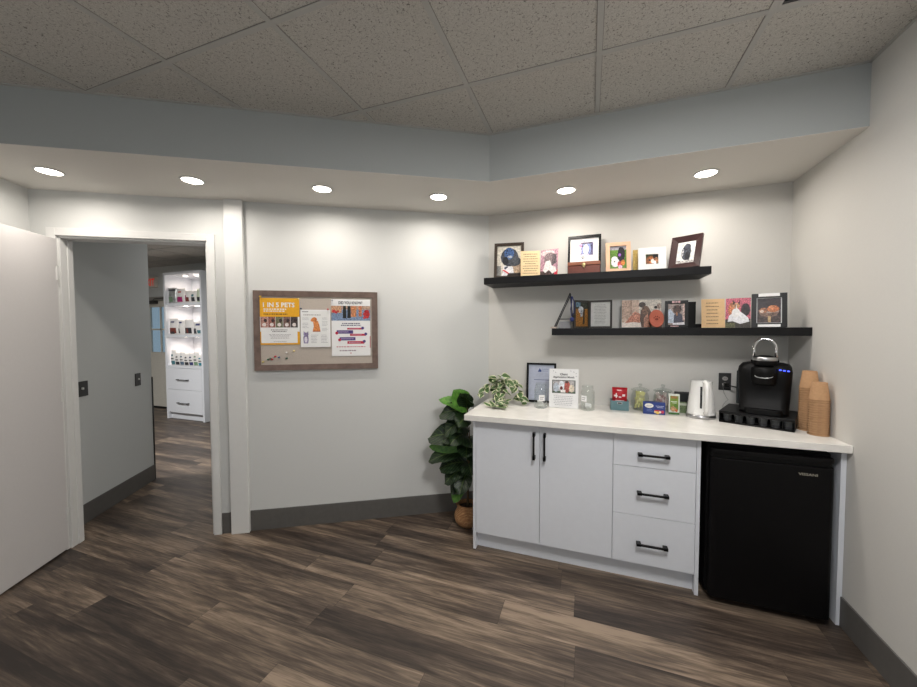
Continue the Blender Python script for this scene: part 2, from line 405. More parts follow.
# door casing, jambs, strike plate, open leaf
w = MB()
for o0, o1 in ((.018, 0),):
    wp(w, DS0-.045, DS0+.004, 0, DH+.045, o0, o1, M['trim']); wp(w, DS1-.004, DS1+.046, 0, DH+.045, o0, o1, M['trim']); wp(w, DS0+.004, DS1-.004, DH-.004, DH+.045, o0, o1, M['trim'])
wp(w, DS0, DS0+.018, 0, DH, 0, -T, M['trim']); wp(w, DS1-.018, DS1, 0, DH, 0, -T, M['trim']); wp(w, DS0+.018, DS1-.018, DH-.018, DH, 0, -T, M['trim'])
wp(w, DS0+.018, DS0+.030, 0, DH-.018, -.05, -.09, M['trim']); wp(w, DS1-.0235, DS1-.018, 0, DH-.018, -.05, -.09, M['trim'])
fr = struct(w.build('door_1', bevel=.0015))
w = MB(); wp(w, DS0+.017, DS0+.0195, .94, 1.03, -.012, -.043, M['steel']); w.build('strike_plate', fr)
w = MB(); wp(w, 2.931, 2.975, .012, 2.075, .0195, .86, M['door']); lf = w.build('door_leaf', fr, bevel=.002)
w = MB()
for z in (.25, 1.05, 1.85): wp(w, 2.9235, 2.9315, z-.045, z+.045, .0185, .03, M['trim'])
w.build('hinge', lf)

# ------------------------------------------------------------------ base unit
YF = YB-.629       # counter front
CY = 2.2855        # cabinet face
cab = thing('base_cabinet', 'white slab-front base cabinet with two doors and three drawers under the counter', 'cabinet', (0, 0, 0))
cb = MB(); CX0, CX1, CZ = -.723, .580, .8755
cb.box((CX0, CY-.003, 0), (CX0+.019, YB-.012, CZ), M['cab']); cb.box((CX1-.019, CY-.003, 0), (CX1, YB-.001, CZ), M['cab'])
cb.box((CX0+.019, CY+.02, .112), (CX1-.019, YB-.012, .13), M['cab']); cb.box((.130, CY+.02, .13), (.148, YB-.012, CZ), M['cab'])
cb.box((CX0+.019, YB-.02, .13), (CX1-.019, YB-.012, CZ), M['cab']); cb.box((CX0+.019, CY+.02, CZ-.02), (CX1-.019, CY+.1, CZ), M['cab'])
cb.build('carcass', cab, bevel=.001)
MB().box((CX0+.019, CY+.045, 0), (CX1-.019, CY+.06, .112), M['cab']).build('toe_kick', cab)
def slab(name, x0, x1, z0, z1, hpos, vertical=False, parent=cab, y=CY, th=.018, L=None, mt=None):
    d = MB().box((x0, y, z0), (x1, y+th, z1), M['cab']).build(name, parent, bevel=.0012)
    hx, hz = hpos; L = L or (.17 if vertical else .160)
    h = MB(); mt = mt or M['blackm']
    if vertical:
        h.box((hx-.0055, y-.034, hz-L/2), (hx+.0055, y-.023, hz+L/2), mt)
        for s_ in (-1, 1): h.box((hx-.008, y-.034, hz+s_*(L/2-.012)-.012), (hx+.008, y+.001, hz+s_*(L/2-.012)+.012), mt)
    else:
        h.box((hx-L/2, y-.034, hz-.0055), (hx+L/2, y-.023, hz+.0055), mt)
        for s_ in (-1, 1): h.box((hx+s_*(L/2-.012)-.012, y-.034, hz-.008), (hx+s_*(L/2-.012)+.012, y+.001, hz+.008), mt)
    h.build('handle', d, bevel=.0015)
    return d
slab('door', -.7025, -.2855, .113, .868, (-.3185, .745), True)
slab('door', -.2825, .1375, .113, .868, (-.2535, .745), True)
slab('drawer', .1405, .5595, .683, .868, (.349, .760))
slab('drawer', .1405, .5595, .399, .680, (.347, .537))
slab('drawer', .1405, .5595, .113, .396, (.347, .241))
ep = tag(MB().box((1.167, CY-.003, 0), (XR-.0015, YB-.002, .8755), M['cab']).build('end_panel', bevel=.001), 'white end panel holding up the counter between black fridge and right wall', 'panel')
ct = tag(MB().box((XC+.002, YF, .8765), (XR-.001, YB-.001, .914), M['quartz']).build('countertop', bevel=.002), 'long white quartz countertop running over cabinet and fridge', 'countertop')

# fridge
fg = thing('mini_fridge', 'black under-counter mini fridge with maker name in small silver letters', 'fridge', (.882, 2.30, 0))
MB().box((-.270, .012, .025), (.262, .50, .850), M['fridge']).build('body', fg, bevel=.006)
def dring(hw0, hw1, yf, r, n=6):
    p = [(hw1, 0), (-hw0, 0)]
    for k in range(n+1): a = R(180+90*k/n); p.append((-hw0+r+r*math.cos(a), yf+r+r*math.sin(a)))
    for k in range(n+1): a = R(270+90*k/n); p.append((hw1-r+r*math.cos(a), yf+r+r*math.sin(a)))
    return p
d = MB().prism(dring(.262, .252, -.055, .028), .035, .792, M['fridge'])
d.prism(dring(.262, .252, -.040, .028), .792, .812, M['gasket'])
d.prism(dring(.262, .252, -.055, .028), .812, .838, M['fridge'])
d = d.build('door', fg, bevel=.004, seg=3)
MB().box((-.262, .0005, .03), (.252, .0115, .84), M['gasket']).build('gasket', fg)
lg = MB().text('VISSANI', .0175, .142, .748, mat('silver_ink', (190, 186, 170), rough=.3, metal=.6), T=Matrix.Translation((0, -.0559, 0)) @ UP, bold=.0002, sx=1.25, align='CENTER'); lg.build('logo', fg)
for sx in (-.2, .2):
    for sy in (.09, .45): MB().lathe([(.016, 0), (.018, .004), (.015, .027)], M['gasket'], 12).build('foot', fg, loc=(sx, sy, 0))

# floating shelves
def shelf(x0, x1, zt, label):
    o = tag(MB().box((x0, YB-.262, zt-.048), (x1, YB-.0015, zt), M['shelfw']).build('floating_shelf', bevel=.0015), label, 'shelf')
ZU, ZL = 1.859, 1.4825
shelf(-.741, .697, ZU, 'upper black floating shelf on the back wall')
shelf(-.247, XR-.0015, ZL, 'lower black floating shelf reaching the right wall')

# ------------------------------------------------------------------ printed pictures
def ell(cx, cy, rx, ry, n=14, rot=0):
    return [(cx+rx*math.cos(a)*math.cos(rot)-ry*math.sin(a)*math.sin(rot), cy+rx*math.cos(a)*math.sin(rot)+ry*math.sin(a)*math.cos(rot)) for a in [2*PI*k/n for k in range(n)]]
def rc(x0, y0, x1, y1): return [(x0, y0), (x1, y0), (x1, y1), (x0, y1)]
def page(items, T, b=None, th=.0012, wh=None, back=None, dz=.00025):
    """items: (material, polygon) painted one over another on a page in xy facing +z; T stands it up."""
    b = b or MB(); z = 0
    if wh: b.box((wh[0], wh[1], -th), (wh[2], wh[3], 0), back, T)
    for it in items:
        z += dz
        mt, poly = it
        b.add([(x, y, z) for x, y in poly], [tuple(range(len(poly)))], mt, False, T)
    return b, z
def textlines(b, T, x0, x1, y0, y1, n, mt, z, h=.35, seed=1, center=False):
    r = random.Random(seed); dy = (y1-y0)/n
    for i in range(n):
        y = y1-(i+.5)*dy; L = (x1-x0)*r.uniform(.7, 1.0)
        x = x0+((x1-x0-L)/2 if center else 0); e = x+L
        while x < e:
            wd = r.uniform(.035, .1)*(x1-x0); wd = min(wd, e-x)
            b.add([(p[0], p[1], z) for p in rc(x, y-dy*h/2, x+wd*.85, y+dy*h/2)], [(0, 1, 2, 3)], mt, False, T); x += wd+.015*(x1-x0)
def scr(items, w, h):   # items in 0..1 coordinates -> metres
    out = []
    for mt, poly in items: out.append((mt, [(x*w, y*h) for x, y in poly]))
    return out

def picture_frame(label, loc, w, h, bd, mt, items, rz=0, tilt=R(10), depth=.016, matb=0, matc=None, extra=None, name='picture_frame', group=None, bevel=.0015, cant=0):
    """Stands on its lower back edge at loc (centre of it), leaning back; frame, photo, easel leg."""
    t = thing(name, label, 'picture frame', (loc[0], loc[1], loc[2]+.0008), rz, group, tilt)
    f = MB()
    # mitred bars
    o = [(-w/2, 0), (w/2, 0), (w/2, h), (-w/2, h)]; i_ = [(-w/2+bd, bd), (w/2-bd, bd), (w/2-bd, h-bd), (-w/2+bd, h-bd)]
    for k in range(4):
        k2 = (k+1) % 4
        vs = [(*o[k], 0), (*o[k2], 0), (*i_[k2], 0), (*i_[k], 0), (*o[k], depth), (*o[k2], depth), (*i_[k2], depth*(1-cant)), (*i_[k], depth*(1-cant))]
        f.add(vs, [(0, 3, 2, 1), (4, 5, 6, 7), (0, 1, 5, 4), (2, 3, 7, 6)], mt, False, UP)
    f.build('frame', t)
    MB().box((-w/2+bd*.6, -.003, bd*.6), (w/2-bd*.6, -.0004, h-bd*.6), M['gasket']).build('backing', t)
    wi, hi = w-2*bd+.004, h-2*bd+.004
    T = Matrix.Translation((-wi/2, -.0045, bd-.002)) @ UP
    b = MB()
    if matb:
        page([(matc or M['paper'], rc(0, 0, wi, hi))], T, b, wh=(0, 0, wi, hi), back=matc or M['paper'])
        b.build('mat_board', t); b = MB()
        T = Matrix.Translation((-wi/2+matb, -.0052, bd-.002+matb)) @ UP; wi -= 2*matb; hi -= 2*matb
    pg, z = page(scr(items, wi, hi), T, b, wh=(0, 0, wi, hi), back=items[0][0], th=.0004)
    if extra: extra(pg, T, wi, hi, z)
    pg.build('photo', t)
    # easel leg
    th = tilt; hh = h*.62; dl = hh*.32+.01
    p0 = Vector((0, .0005, hh)); p1 = Vector((0, dl*math.cos(th), dl*math.sin(th)))
    e = MB(); dirv = (p1-p0); n_ = 2
    e.add([(-.018, p0.y, p0.z), (.018, p0.y, p0.z), (.022, p1.y, p1.z), (-.022, p1.y, p1.z), (-.018, p0.y+.002, p0.z), (.018, p0.y+.002, p0.z), (.022, p1.y+.002, p1.z+.001), (-.022, p1.y+.002, p1.z+.001)],
          [(0, 1, 2, 3), (7, 6, 5, 4), (0, 4, 5, 1), (1, 5, 6, 2), (2, 6, 7, 3), (3, 7, 4, 0)], M['gasket'])
    e.build('easel_leg', t)
    return t

# upper shelf, left to right
P = photo
dog1 = [(P((206, 200, 188), .15), rc(0, 0, 1, 1)), (P((172, 150, 128), .2), rc(.62, 0, 1, .45)), (P((120, 120, 118), .2), rc(0, 0, .18, .35)),
        (P((64, 68, 78), .3), ell(.52, .62, .36, .3)), (P((70, 74, 80), .3), ell(.72, .48, .27, .16)), (P((62, 88, 132), .5), ell(.5, .74, .2, .2)), (P((34, 36, 42), .3), ell(.36, .5, .12, .14)), (P((160, 165, 172), .3), ell(.54, .63, .1, .04)),
        (P((222, 222, 226), .1), [(.22, .02), (.72, .02), (.66, .3), (.3, .34)]), (P((206, 60, 70), .2), [(.24, .2), (.3, .22), (.52, .1), (.5, .06)]), (P((60, 66, 84), .3), [(.3, .28), (.44, .33), (.46, .28), (.34, .22)]), (P((44, 36, 32), .3), [(.4, 0), (1, 0), (1, .1), (.5, .1)])]
picture_frame('dark brown frame with close-up of a black dog, leftmost on upper shelf', (-.580, 2.735, ZU), .225, .286, .021, mat('dark_walnut', (58, 46, 38), rough=.4, var=.2), dog1, rz=R(8), tilt=R(12))

def sq_card(name, label, x0, x1, h, y, z, items_l, items_r=None, fold=R(14), xm=None, tilt=R(6), cat='greeting card', rz=0, lines=None):
    """Opened two-page card standing on its lower edge, fold towards the wall."""
    xm = xm if xm is not None else (x0+x1)/2
    t = thing(name, label, cat, (xm, y, z+.0006), rz)
    out = []
    for side, (a, its) in enumerate(((xm-x0, items_l), (x1-xm, items_r))):
        s_ = -1 if side == 0 else 1
        wv = a/math.cos(fold)
        rot = Matrix.Rotation(fold*(1 if s_ < 0 else -1), 4, 'Z')
        T = rot @ Matrix.Translation(((-wv if s_ < 0 else 0), 0, 0)) @ Matrix.Rotation(-tilt, 4, 'X') @ UP
        b, zz = page(scr(its, wv, h), T, wh=(0, 0, wv, h), back=M['cream'], th=.0009)
        if lines and lines[side]: lines[side](b, T, wv, h, zz)
        b.build('page', t)
    return t
hand = ink((110, 84, 60))
def letter(n, seed, h=.2, x0=.1, x1=.92, y0=.08, y1=.92): return lambda b, T, w, hh, z: textlines(b, T, x0*w, x1*w, y0*hh, y1*hh, n, hand, z+.0004, h=h, seed=seed, center=True)
pinkdog = [(P((214, 150, 164), .4, 90), rc(0, 0, 1, 1)), (P((228, 206, 206), .15), ell(.4, .86, .4, .12)), (P((146, 128, 130), .3), ell(.55, .64, .36, .24)), (P((100, 90, 94), .3), [(.62, .35), (.92, .48), (.9, .8), (.7, .78)]), (P((84, 66, 64), .5), rc(0, 0, 1, .18)), (P((212, 60, 76), .3, 80), rc(.8, 0, 1, .2)),
           (P((236, 232, 230), .08), [(.16, .2), (.3, .55), (.55, .58), (.66, .36), (.86, .32), (.95, .14), (.7, .06), (.5, .22), (.3, .1)])]
sq_card('greeting_card', 'open card, handwritten cream page beside a pink photo of white dog, on upper shelf', -.472, -.214, .188, 2.675, ZU, [(M['cream'], rc(0, 0, 1, 1))], pinkdog, xm=-.338, lines=(letter(9, 5, .28), None))
def pawprint(b, T, cx, cy, s, mt, z):
    for dx, dy, rx, ry in ((0, 0, .5, .4), (-.7, .45, .18, .26), (-.26, .85, .18, .28), (.26, .85, .18, .28), (.7, .45, .18, .26)):
        b.add([(x, y, z) for x, y in ell(cx+dx*s, cy+dy*s, rx*s, ry*s, 10)], [tuple(range(10))], mt, False, T)
def f2x(b, T, w, h, z):
    pawprint(b, T, w*.45, h*.44, .014, ink((90, 92, 100)), z+.0003)
ultra = [(M['paper'], rc(0, 0, 1, 1)), (P((196, 190, 222), .2), rc(.36, .52, .8, .88)), (P((78, 74, 110), .5), rc(.66, .52, .8, .84)), (P((120, 130, 176), .5), rc(.4, .56, .72, .84)), (P((222, 224, 244), .15), ell(.55, .68, .1, .14)), (P((90, 84, 100), .4), rc(.38, .83, .78, .87)), (ink((70, 70, 76)), rc(.46, .9, .52, .915)), (ink((70, 70, 76)), rc(.54, .9, .62, .915)), (P((206, 150, 190), .3), rc(.32, .74, .42, .84))]
picture_frame('black frame with white mat, tiny blue picture and paw print, behind wooden box', (-.04, 2.8, ZU), .228, .302, .016, M['black'], ultra, rz=R(-2), tilt=R(8), depth=.02, extra=f2x)
kb = thing('keepsake_box', 'reddish brown wooden keepsake box with brass clasp on upper shelf', 'box', (-.04, 2.705, ZU))
MB().box((-.105, -.045, 0), (.105, .045, .058), mat('cherry_wood', (112, 58, 44), rough=.35, var=.25, scale=12)).build('body', kb, bevel=.003)
MB().box((-.107, -.047, .0595), (.107, .047, .084), mat('cherry_wood_lid', (150, 92, 66), rough=.35, var=.2, scale=12)).build('lid', kb, bevel=.003)
mbx = MB().ball((0, -.05, .062), (.013, .004, .014), mat('brass', (206, 190, 140), rough=.3, metal=.9)); mbx.lathe([(.006, 0), (.006, .01)], mat('brass', (0, 0, 0)), 10, T=Matrix.Translation((0, -.046, .045)) @ UP); mbx.build('clasp', kb)
grass = P((98, 140, 52), .5, 120)
dogs2 = [(grass, rc(0, 0, 1, 1)), (P((190, 186, 196), .15), rc(0, .84, 1, 1)), (P((28, 26, 32), .3), ell(.68, .62, .22, .34, rot=-.15)), (P((30, 28, 34), .3), ell(.66, .84, .13, .12)), (P((150, 90, 190), .3), ell(.6, .62, .08, .07)), (P((226, 224, 226), .1), ell(.34, .3, .24, .2)), (P((232, 230, 230), .08), ell(.3, .44, .19, .12)),
         (P((40, 38, 42), .3), ell(.3, .34, .04, .03)), (P((180, 70, 66), .3), ell(.6, .22, .14, .13)), (P((230, 130, 60), .3), ell(.78, .28, .12, .12)), (P((216, 180, 206), .2), ell(.62, .1, .12, .08))]
picture_frame('pale pink-beige wooden frame with two dogs on grass, upper shelf', (.182, 2.715, ZU), .158, .216, .026, mat('pale_maple', (224, 184, 152), rough=.45, var=.06, scale=15), dogs2, rz=R(3), tilt=R(12), depth=.018)
gp = tag(MB().box((-.03, 0, 0), (.03, .012, .168), mat('gold_texture', (176, 150, 84), rough=.5, metal=.4, var=.35, scale=120)).build('gold_canvas', loc=(.312, 2.795, ZU+.0006), rot=(-R(5), 0, 0)), 'narrow gold textured canvas peeking out behind the white frame', 'canvas')
boxer = [(P((56, 72, 36), .6, 120), rc(0, 0, 1, 1)), (P((128, 74, 34), .5, 90), ell(.42, .4, .36, .5)), (P((190, 110, 50), .4), ell(.5, .5, .22, .36)), (P((235, 225, 215), .1), ell(.56, .35, .12, .22)), (P((40, 28, 24), .3), ell(.35, .45, .07, .12)), (P((28, 26, 24), .3), rc(.6, .62, 1, 1)), (P((178, 120, 78), .4), ell(.84, .42, .14, .3)), (P((242, 240, 236), .1), ell(.72, .2, .1, .18))]
picture_frame('wide white frame around a small photo of brown dogs, upper shelf', (.387, 2.715, ZU), .166, .157, .045, M['white'], boxer, rz=R(3), tilt=R(8), depth=.018)
bwdog = [(P((206, 208, 206), .15), rc(0, 0, 1, 1)), (P((70, 74, 84), .4), ell(.52, .5, .28, .38)), (P((60, 62, 72), .4), ell(.56, .74, .2, .18)), (P((44, 46, 54), .4), ell(.62, .3, .16, .26)), (P((180, 178, 176), .3), rc(0, 0, 1, .12)), (P((150, 152, 156), .4), ell(.3, .5, .08, .2))]
picture_frame('dark reddish brown frame with wide border turned sideways, rightmost on upper shelf', (.566, 2.685, ZU), .178, .226, .038, mat('mahogany', (56, 36, 36), rough=.35, var=.2), bwdog, rz=R(-30), tilt=R(18), depth=.02, matb=.004, cant=.6)

# lower shelf
t = thing('easel_frame', 'triangular dark metal standing glass frame seen edge-on, left end of lower shelf', 'stand', (-.175, 2.72, ZL))
ap = Vector((.045, 0, .243)); l0 = Vector((-.062, 0, .004)); r0 = Vector((.07, 0, .004)); dkm = mat('gunmetal', (70, 70, 72), rough=.4, metal=.5)
def bar(b, p, q, r, mt): b.tube([p, q], r, mt, seg=6)
f = MB()
for dy in (-.055, .055):
    bar(f, l0+Vector((0, dy, 0)), ap+Vector((0, dy, 0)), .004, dkm)
bar(f, l0+Vector((0, -.055, 0)), l0+Vector((0, .055, 0)), .004, dkm); bar(f, ap+Vector((0, -.055, 0)), ap+Vector((0, .055, 0)), .0055, M['blackm'])
f.build('frame', t)
f = MB(); f.add([l0+Vector((0, -.053, 0)), l0+Vector((0, .053, 0)), ap+Vector((0, .053, 0)), ap+Vector((0, -.053, 0))], [(0, 1, 2, 3)], mat('smoked_glass', (190, 195, 198), rough=.05, alpha=.25))
f.build('glass', t)
f = MB()
for dy in (-.05, .05): bar(f, r0+Vector((0, dy, 0)), ap+Vector((0, dy, 0)), .003, dkm)
bar(f, r0+Vector((0, -.05, 0)), r0+Vector((0, .05, 0)), .003, dkm)
f.build('rear_leg', t)
f = MB(); bar(f, (-.035, -.05, .066), (.062, -.05, .066), .003, dkm); f.build('strut', t)
MB().box((-.085, -.06, .0005), (-.045, .0, .012), mat('felt_foot', (206, 190, 176), rough=.8)).build('foot', t)
MB().box((-.03, -.03, .0008), (.05, .03, .05), mat('grey_card', (150, 150, 152), rough=.7)).build('base_block', t)
rb = MB(); rm = mat('blue_ribbon', (38, 48, 104), rough=.7, var=.3)
rb.tube([(0, 0, .0), (.002, -.004, -.04), (-.006, -.008, -.09), (.0, -.006, -.140), (.016, -.006, -.115), (.02, -.002, -.05), (.004, 0, 0)], .0035, rm, seg=6)
rb.ball((.004, -.008, -.160), (.014, .003, .016), rm)
tag(rb.build('ribbon', loc=(-.118, 2.655, 1.705)), 'dark blue ribbon loop hanging from the triangular metal stand', 'ribbon')

t = thing('hinged_frame', 'dark double hinged frame, dog in autumn leaves beside printed poem, lower shelf', 'picture frame', (-.004, 2.75, ZL+.001))
autumn = [(P((142, 96, 40), .7, 110), rc(0, 0, 1, 1)), (P((48, 52, 44), .5), rc(0, .72, 1, 1)), (P((100, 130, 150), .4), rc(0, .8, .4, 1)), (P((186, 190, 196), .2), ell(.45, .68, .2, .14)), (P((150, 156, 164), .3), [(.42, .4), (.56, .4), (.6, .66), (.4, .66)]), (P((40, 34, 26), .4), [(.6, .1), (.72, .1), (.74, .7), (.62, .7)])]
dkf = mat('dark_bronze_frame', (50, 46, 42), rough=.45, var=.1)
def leafframe(x0, x1, rot, items, lines=None):
    w = abs(x1-x0); h = .196; bd = .013
    T0 = Matrix.Rotation(rot, 4, 'Z') @ Matrix.Translation((x0, 0, 0))
    f = MB()
    for lo, hi in [((0, -.012, 0), (w, 0, bd)), ((0, -.012, h-bd), (w, 0, h)), ((0, -.012, bd), (bd, 0, h-bd)), ((w-bd, -.012, bd), (w, 0, h-bd))]: f.box(lo, hi, dkf, T0)
    f.box((bd*.5, -.003, bd*.5), (w-bd*.5, -.001, h-bd*.5), M['gasket'], T0)
    fo = f.build('frame', t)
    T = T0 @ Matrix.Translation((bd-.002, -.0045, bd-.002)) @ UP
    b, z = page(scr(items, w-2*bd+.004, h-2*bd+.004), T, wh=(0, 0, w-2*bd+.004, h-2*bd+.004), back=M['paper'], th=.0008)
    if lines: lines(b, T, w-2*bd, h-2*bd, z)
    b.build('photo', fo)
leafframe(-.13, 0, R(38), autumn)
leafframe(.002, .154, R(-6), [(ink((196, 196, 192)), rc(0, 0, 1, 1))], lambda b, T, w, h, z: textlines(b, T, .15*w, .85*w, .12*h, .93*h, 13, ink((120, 120, 120)), z+.0003, h=.3, seed=3, center=True))

dogbed = [(P((196, 170, 152), .15), rc(0, 0, 1, 1)), (P((178, 150, 132), .2), rc(0, .3, .26, 1)), (P((160, 132, 116), .2), rc(.22, .45, .26, 1)), (P((208, 200, 188), .15), rc(.44, .3, 1, 1)), (P((226, 214, 204), .08), rc(0, 0, .5, .18)),
          (P((182, 118, 96), .3, 60), [(.08, .15), (.22, .4), (.36, .55), (.46, .5), (.5, .3), (.46, .16), (.3, .2)]), (P((206, 140, 116), .3), [(.26, .5), (.36, .58), (.44, .4), (.36, .26)]),
          (P((84, 62, 50), .5, 70), [(.5, 0), (.46, .3), (.48, .6), (.56, .78), (.68, .72), (.76, .5), (.78, .2), (.74, 0)]), (P((60, 44, 38), .5, 70), ell(.52, .82, .09, .1)), (P((110, 80, 62), .4), ell(.6, .62, .1, .16)), (P((176, 126, 104), .3), [(.56, 0), (.56, .35), (.66, .5), (.7, 0)]),
          (P((48, 40, 36), .3), ell(.86, .72, .05, .05)), (P((160, 140, 128), .3), ell(.93, .76, .05, .1))]
t = tag(MB().box((0, 0, 0), (.001, .001, .001), M['paper']).build('tmp'), '', ''); bpy.data.objects.remove(t)
t = thing('photo_block', 'wide glass photo block of a person cuddling a brindle dog, lower shelf', 'photo', (.336, 2.772, ZL+.001), R(0), None, R(7))
MB().box((-.126, -.012, 0), (.126, 0, .196), mat('glass_edge', (150, 156, 154), rough=.1, var=.02)).build('block', t, bevel=.0015)
b, z = page(scr(dogbed, .246, .19), Matrix.Translation((-.123, -.0126, .003)) @ UP, wh=(0, 0, .246, .19), back=M['paper'], th=.0004); b.build('photo', t)
t = thing('clay_paw_print', 'round terracotta clay paw print leaning against the wide dog photo', 'clay disc', (.415, 2.672, ZL+.001), 0, None, R(14))
clay = mat('terracotta_clay', (188, 104, 84), rough=.85, var=.08, bump=.4); clayd = mat('terracotta_deep', (128, 62, 50), rough=.9)
b = MB(); b.lathe([(.0001, -.0), (.041, 0), (.044, .004), (.042, .010), (.0001, .010)], clay, 28, T=Matrix.Translation((0, 0, .062)) @ Matrix.Diagonal((1, 1, 1.4, 1)) @ UP, smooth=False); b.build('disc', t)
b = MB()
pawprint(b, Matrix.Translation((0, -.0108, .056)) @ UP, 0, 0, .021, clayd, 0); b.build('paw_impression', t)
puppy = [(P((150, 134, 128), .3), rc(0, 0, 1, 1)), (P((190, 200, 214), .15), [(0, .1), (.35, .1), (.4, .5), (.15, .75), (0, .7)]), (P((78, 54, 46), .5, 80), ell(.55, .72, .24, .2)), (P((50, 36, 34), .5), [(.36, .7), (.42, .92), (.5, .8)]), (P((50, 36, 34), .5), [(.66, .8), (.76, .94), (.78, .66)]), (P((66, 66, 84), .5, 80), [(.34, .1), (.36, .45), (.55, .58), (.8, .5), (.95, .12)]), (P((168, 116, 84), .3), ell(.53, .52, .06, .1)), (P((226, 222, 226), .1), [(.3, 0), (1, 0), (.95, .14), (.3, .1)]), (P((196, 170, 160), .3), rc(.86, .2, 1, 1))]
pf = picture_frame('small black frame of a puppy topped by pink bow emblem, lower shelf', (.535, 2.715, ZL), .13, .178, .018, M['black'], puppy, rz=R(-6), tilt=R(7))
pk = ink((226, 182, 184)); b = MB()
for sg in (-1, 1): b.add([(x, y, 0) for x, y in [(0, 0), (sg*.021, .009), (sg*.024, 0), (sg*.021, -.009)]][::sg], [(0, 1, 2, 3)], pk, False, Matrix.Translation((-.002, -.0168, .168)) @ UP)
b.add([(x, y, .0003) for x, y in ell(0, 0, .005, .006, 8)], [tuple(range(8))], pk, False, Matrix.Translation((-.002, -.0168, .168)) @ UP)
b.build('bow_emblem', pf)
b = MB(); textlines(b, Matrix.Translation((-.034, -.0166, .003)) @ UP, 0, .06, 0, .012, 1, pk, 0, h=.6, seed=4); b.build('lettering', pf)
bx = tag(MB().box((-.035, -.02, 0), (.045, .02, .172), M['black']).box((.045, -.022, 0), (.1, .02, .026), M['black']).build('black_box', loc=(.612, 2.79, ZL+.0006), bevel=.001), 'plain black upright box with low foot behind the small puppy frame', 'box')
calico = [(P((190, 98, 116), .5, 110), rc(0, 0, 1, 1)), (P((60, 54, 48), .6, 90), rc(0, 0, 1, .28)), (P((44, 34, 40), .4), ell(.8, .6, .18, .22)), (P((90, 90, 60), .5, 90), rc(0, 0, .4, .16)), (P((190, 118, 80), .4, 80), ell(.3, .62, .2, .26)), (P((228, 228, 232), .08), [(.1, .2), (.14, .4), (.3, .5), (.46, .62), (.66, .5), (.9, .34), (.96, .2), (.6, .12), (.3, .22)]), (P((236, 234, 234), .06), ell(.42, .5, .17, .16)), (P((208, 144, 106), .4), ell(.42, .74, .16, .1)), (P((236, 230, 228), .05), [(.4, .6), (.46, .6), (.44, .82)]), (P((70, 44, 36), .4), [(.28, .76), (.3, .94), (.4, .84)]), (P((70, 44, 36), .4), [(.48, .84), (.58, .92), (.56, .76)])]
sq_card('greeting_card', 'open card, tan handwritten page beside photo of fluffy calico cat, lower shelf', .672, .918, .182, 2.69, ZL, [(ink((222, 186, 140)), rc(0, 0, 1, 1))], calico, xm=.797, fold=R(9), rz=R(-8), lines=(letter(7, 8, .24, .14, .8, .08, .92), None))
basketcat = [(P((46, 38, 42), .35), rc(0, 0, 1, 1)), (P((66, 52, 50), .4), rc(0, 0, 1, .3)), (P((122, 96, 84), .4), [(.04, .5), (.14, .3), (.5, .22), (.84, .3), (.96, .5)]), (P((176, 158, 146), .25), [(.06, .52), (.1, .46), (.5, .38), (.9, .44), (.94, .5), (.5, .44)]), (P((186, 110, 70), .35, 80), ell(.68, .56, .26, .14)), (P((208, 136, 92), .3), ell(.6, .6, .12, .1)), (P((150, 100, 74), .4), ell(.27, .5, .18, .11)), (P((220, 200, 184), .15), ell(.2, .46, .08, .06)), (P((178, 150, 110), .2), rc(.46, .02, .58, .26))]
cf = picture_frame('black frame with white corner tape, ginger cat in basket, rightmost on lower shelf', (1.008, 2.665, ZL), .163, .205, .0235, M['black'], basketcat, rz=R(-16), tilt=R(10), matb=.006)
b = MB(); b.add([(x, y, 0) for x, y in rc(-.05, .186, .048, .205)], [(0, 1, 2, 3)], M['paper'], False, Matrix.Translation((0, -.0166, 0)) @ UP); b.build('tape', cf)
b = MB(); b.add([(x, y, 0) for x, y in rc(-.052, .0, .052, .016)], [(0, 1, 2, 3)], M['paper'], False, Matrix.Translation((0, -.0166, 0)) @ UP); b.build('tape', cf)

# ------------------------------------------------------------------ things on the counter
ZT = .9145
# framed certificate
def certx(b, T, w, h, z):
    nv = ink((52, 70, 130)); b.add([(x, y, z+.0003) for x, y in [(.36*w, .8*h), (.5*w, .8*h), (.5*w, .84*h), (.43*w, .9*h), (.4*w, .85*h)]], [(0, 1, 2, 3, 4)], nv, False, T)
    textlines(b, T, .52*w, .8*w, .8*h, .9*h, 2, ink((120, 130, 170)), z+.0003, h=.35, seed=6)
    textlines(b, T, .3*w, .9*w, .66*h, .76*h, 3, ink((150, 156, 176)), z+.0003, h=.25, seed=7, center=True)
    b.add([(x, y, z+.0003) for x, y in rc(.22*w, .57*h, .9*w, .585*h)], [(0, 1, 2, 3)], ink((90, 100, 140)), False, T)
    textlines(b, T, .25*w, .9*w, .1*h, .52*h, 9, ink((160, 164, 176)), z+.0003, h=.25, seed=9, center=True)
cert = picture_frame('black framed certificate with blue logo standing behind the printed notice', (-.345, 2.822, ZT), .222, .302, .015, M['black'], [(ink((182, 188, 206)), rc(0, 0, 1, 1))], tilt=R(6), extra=certx)
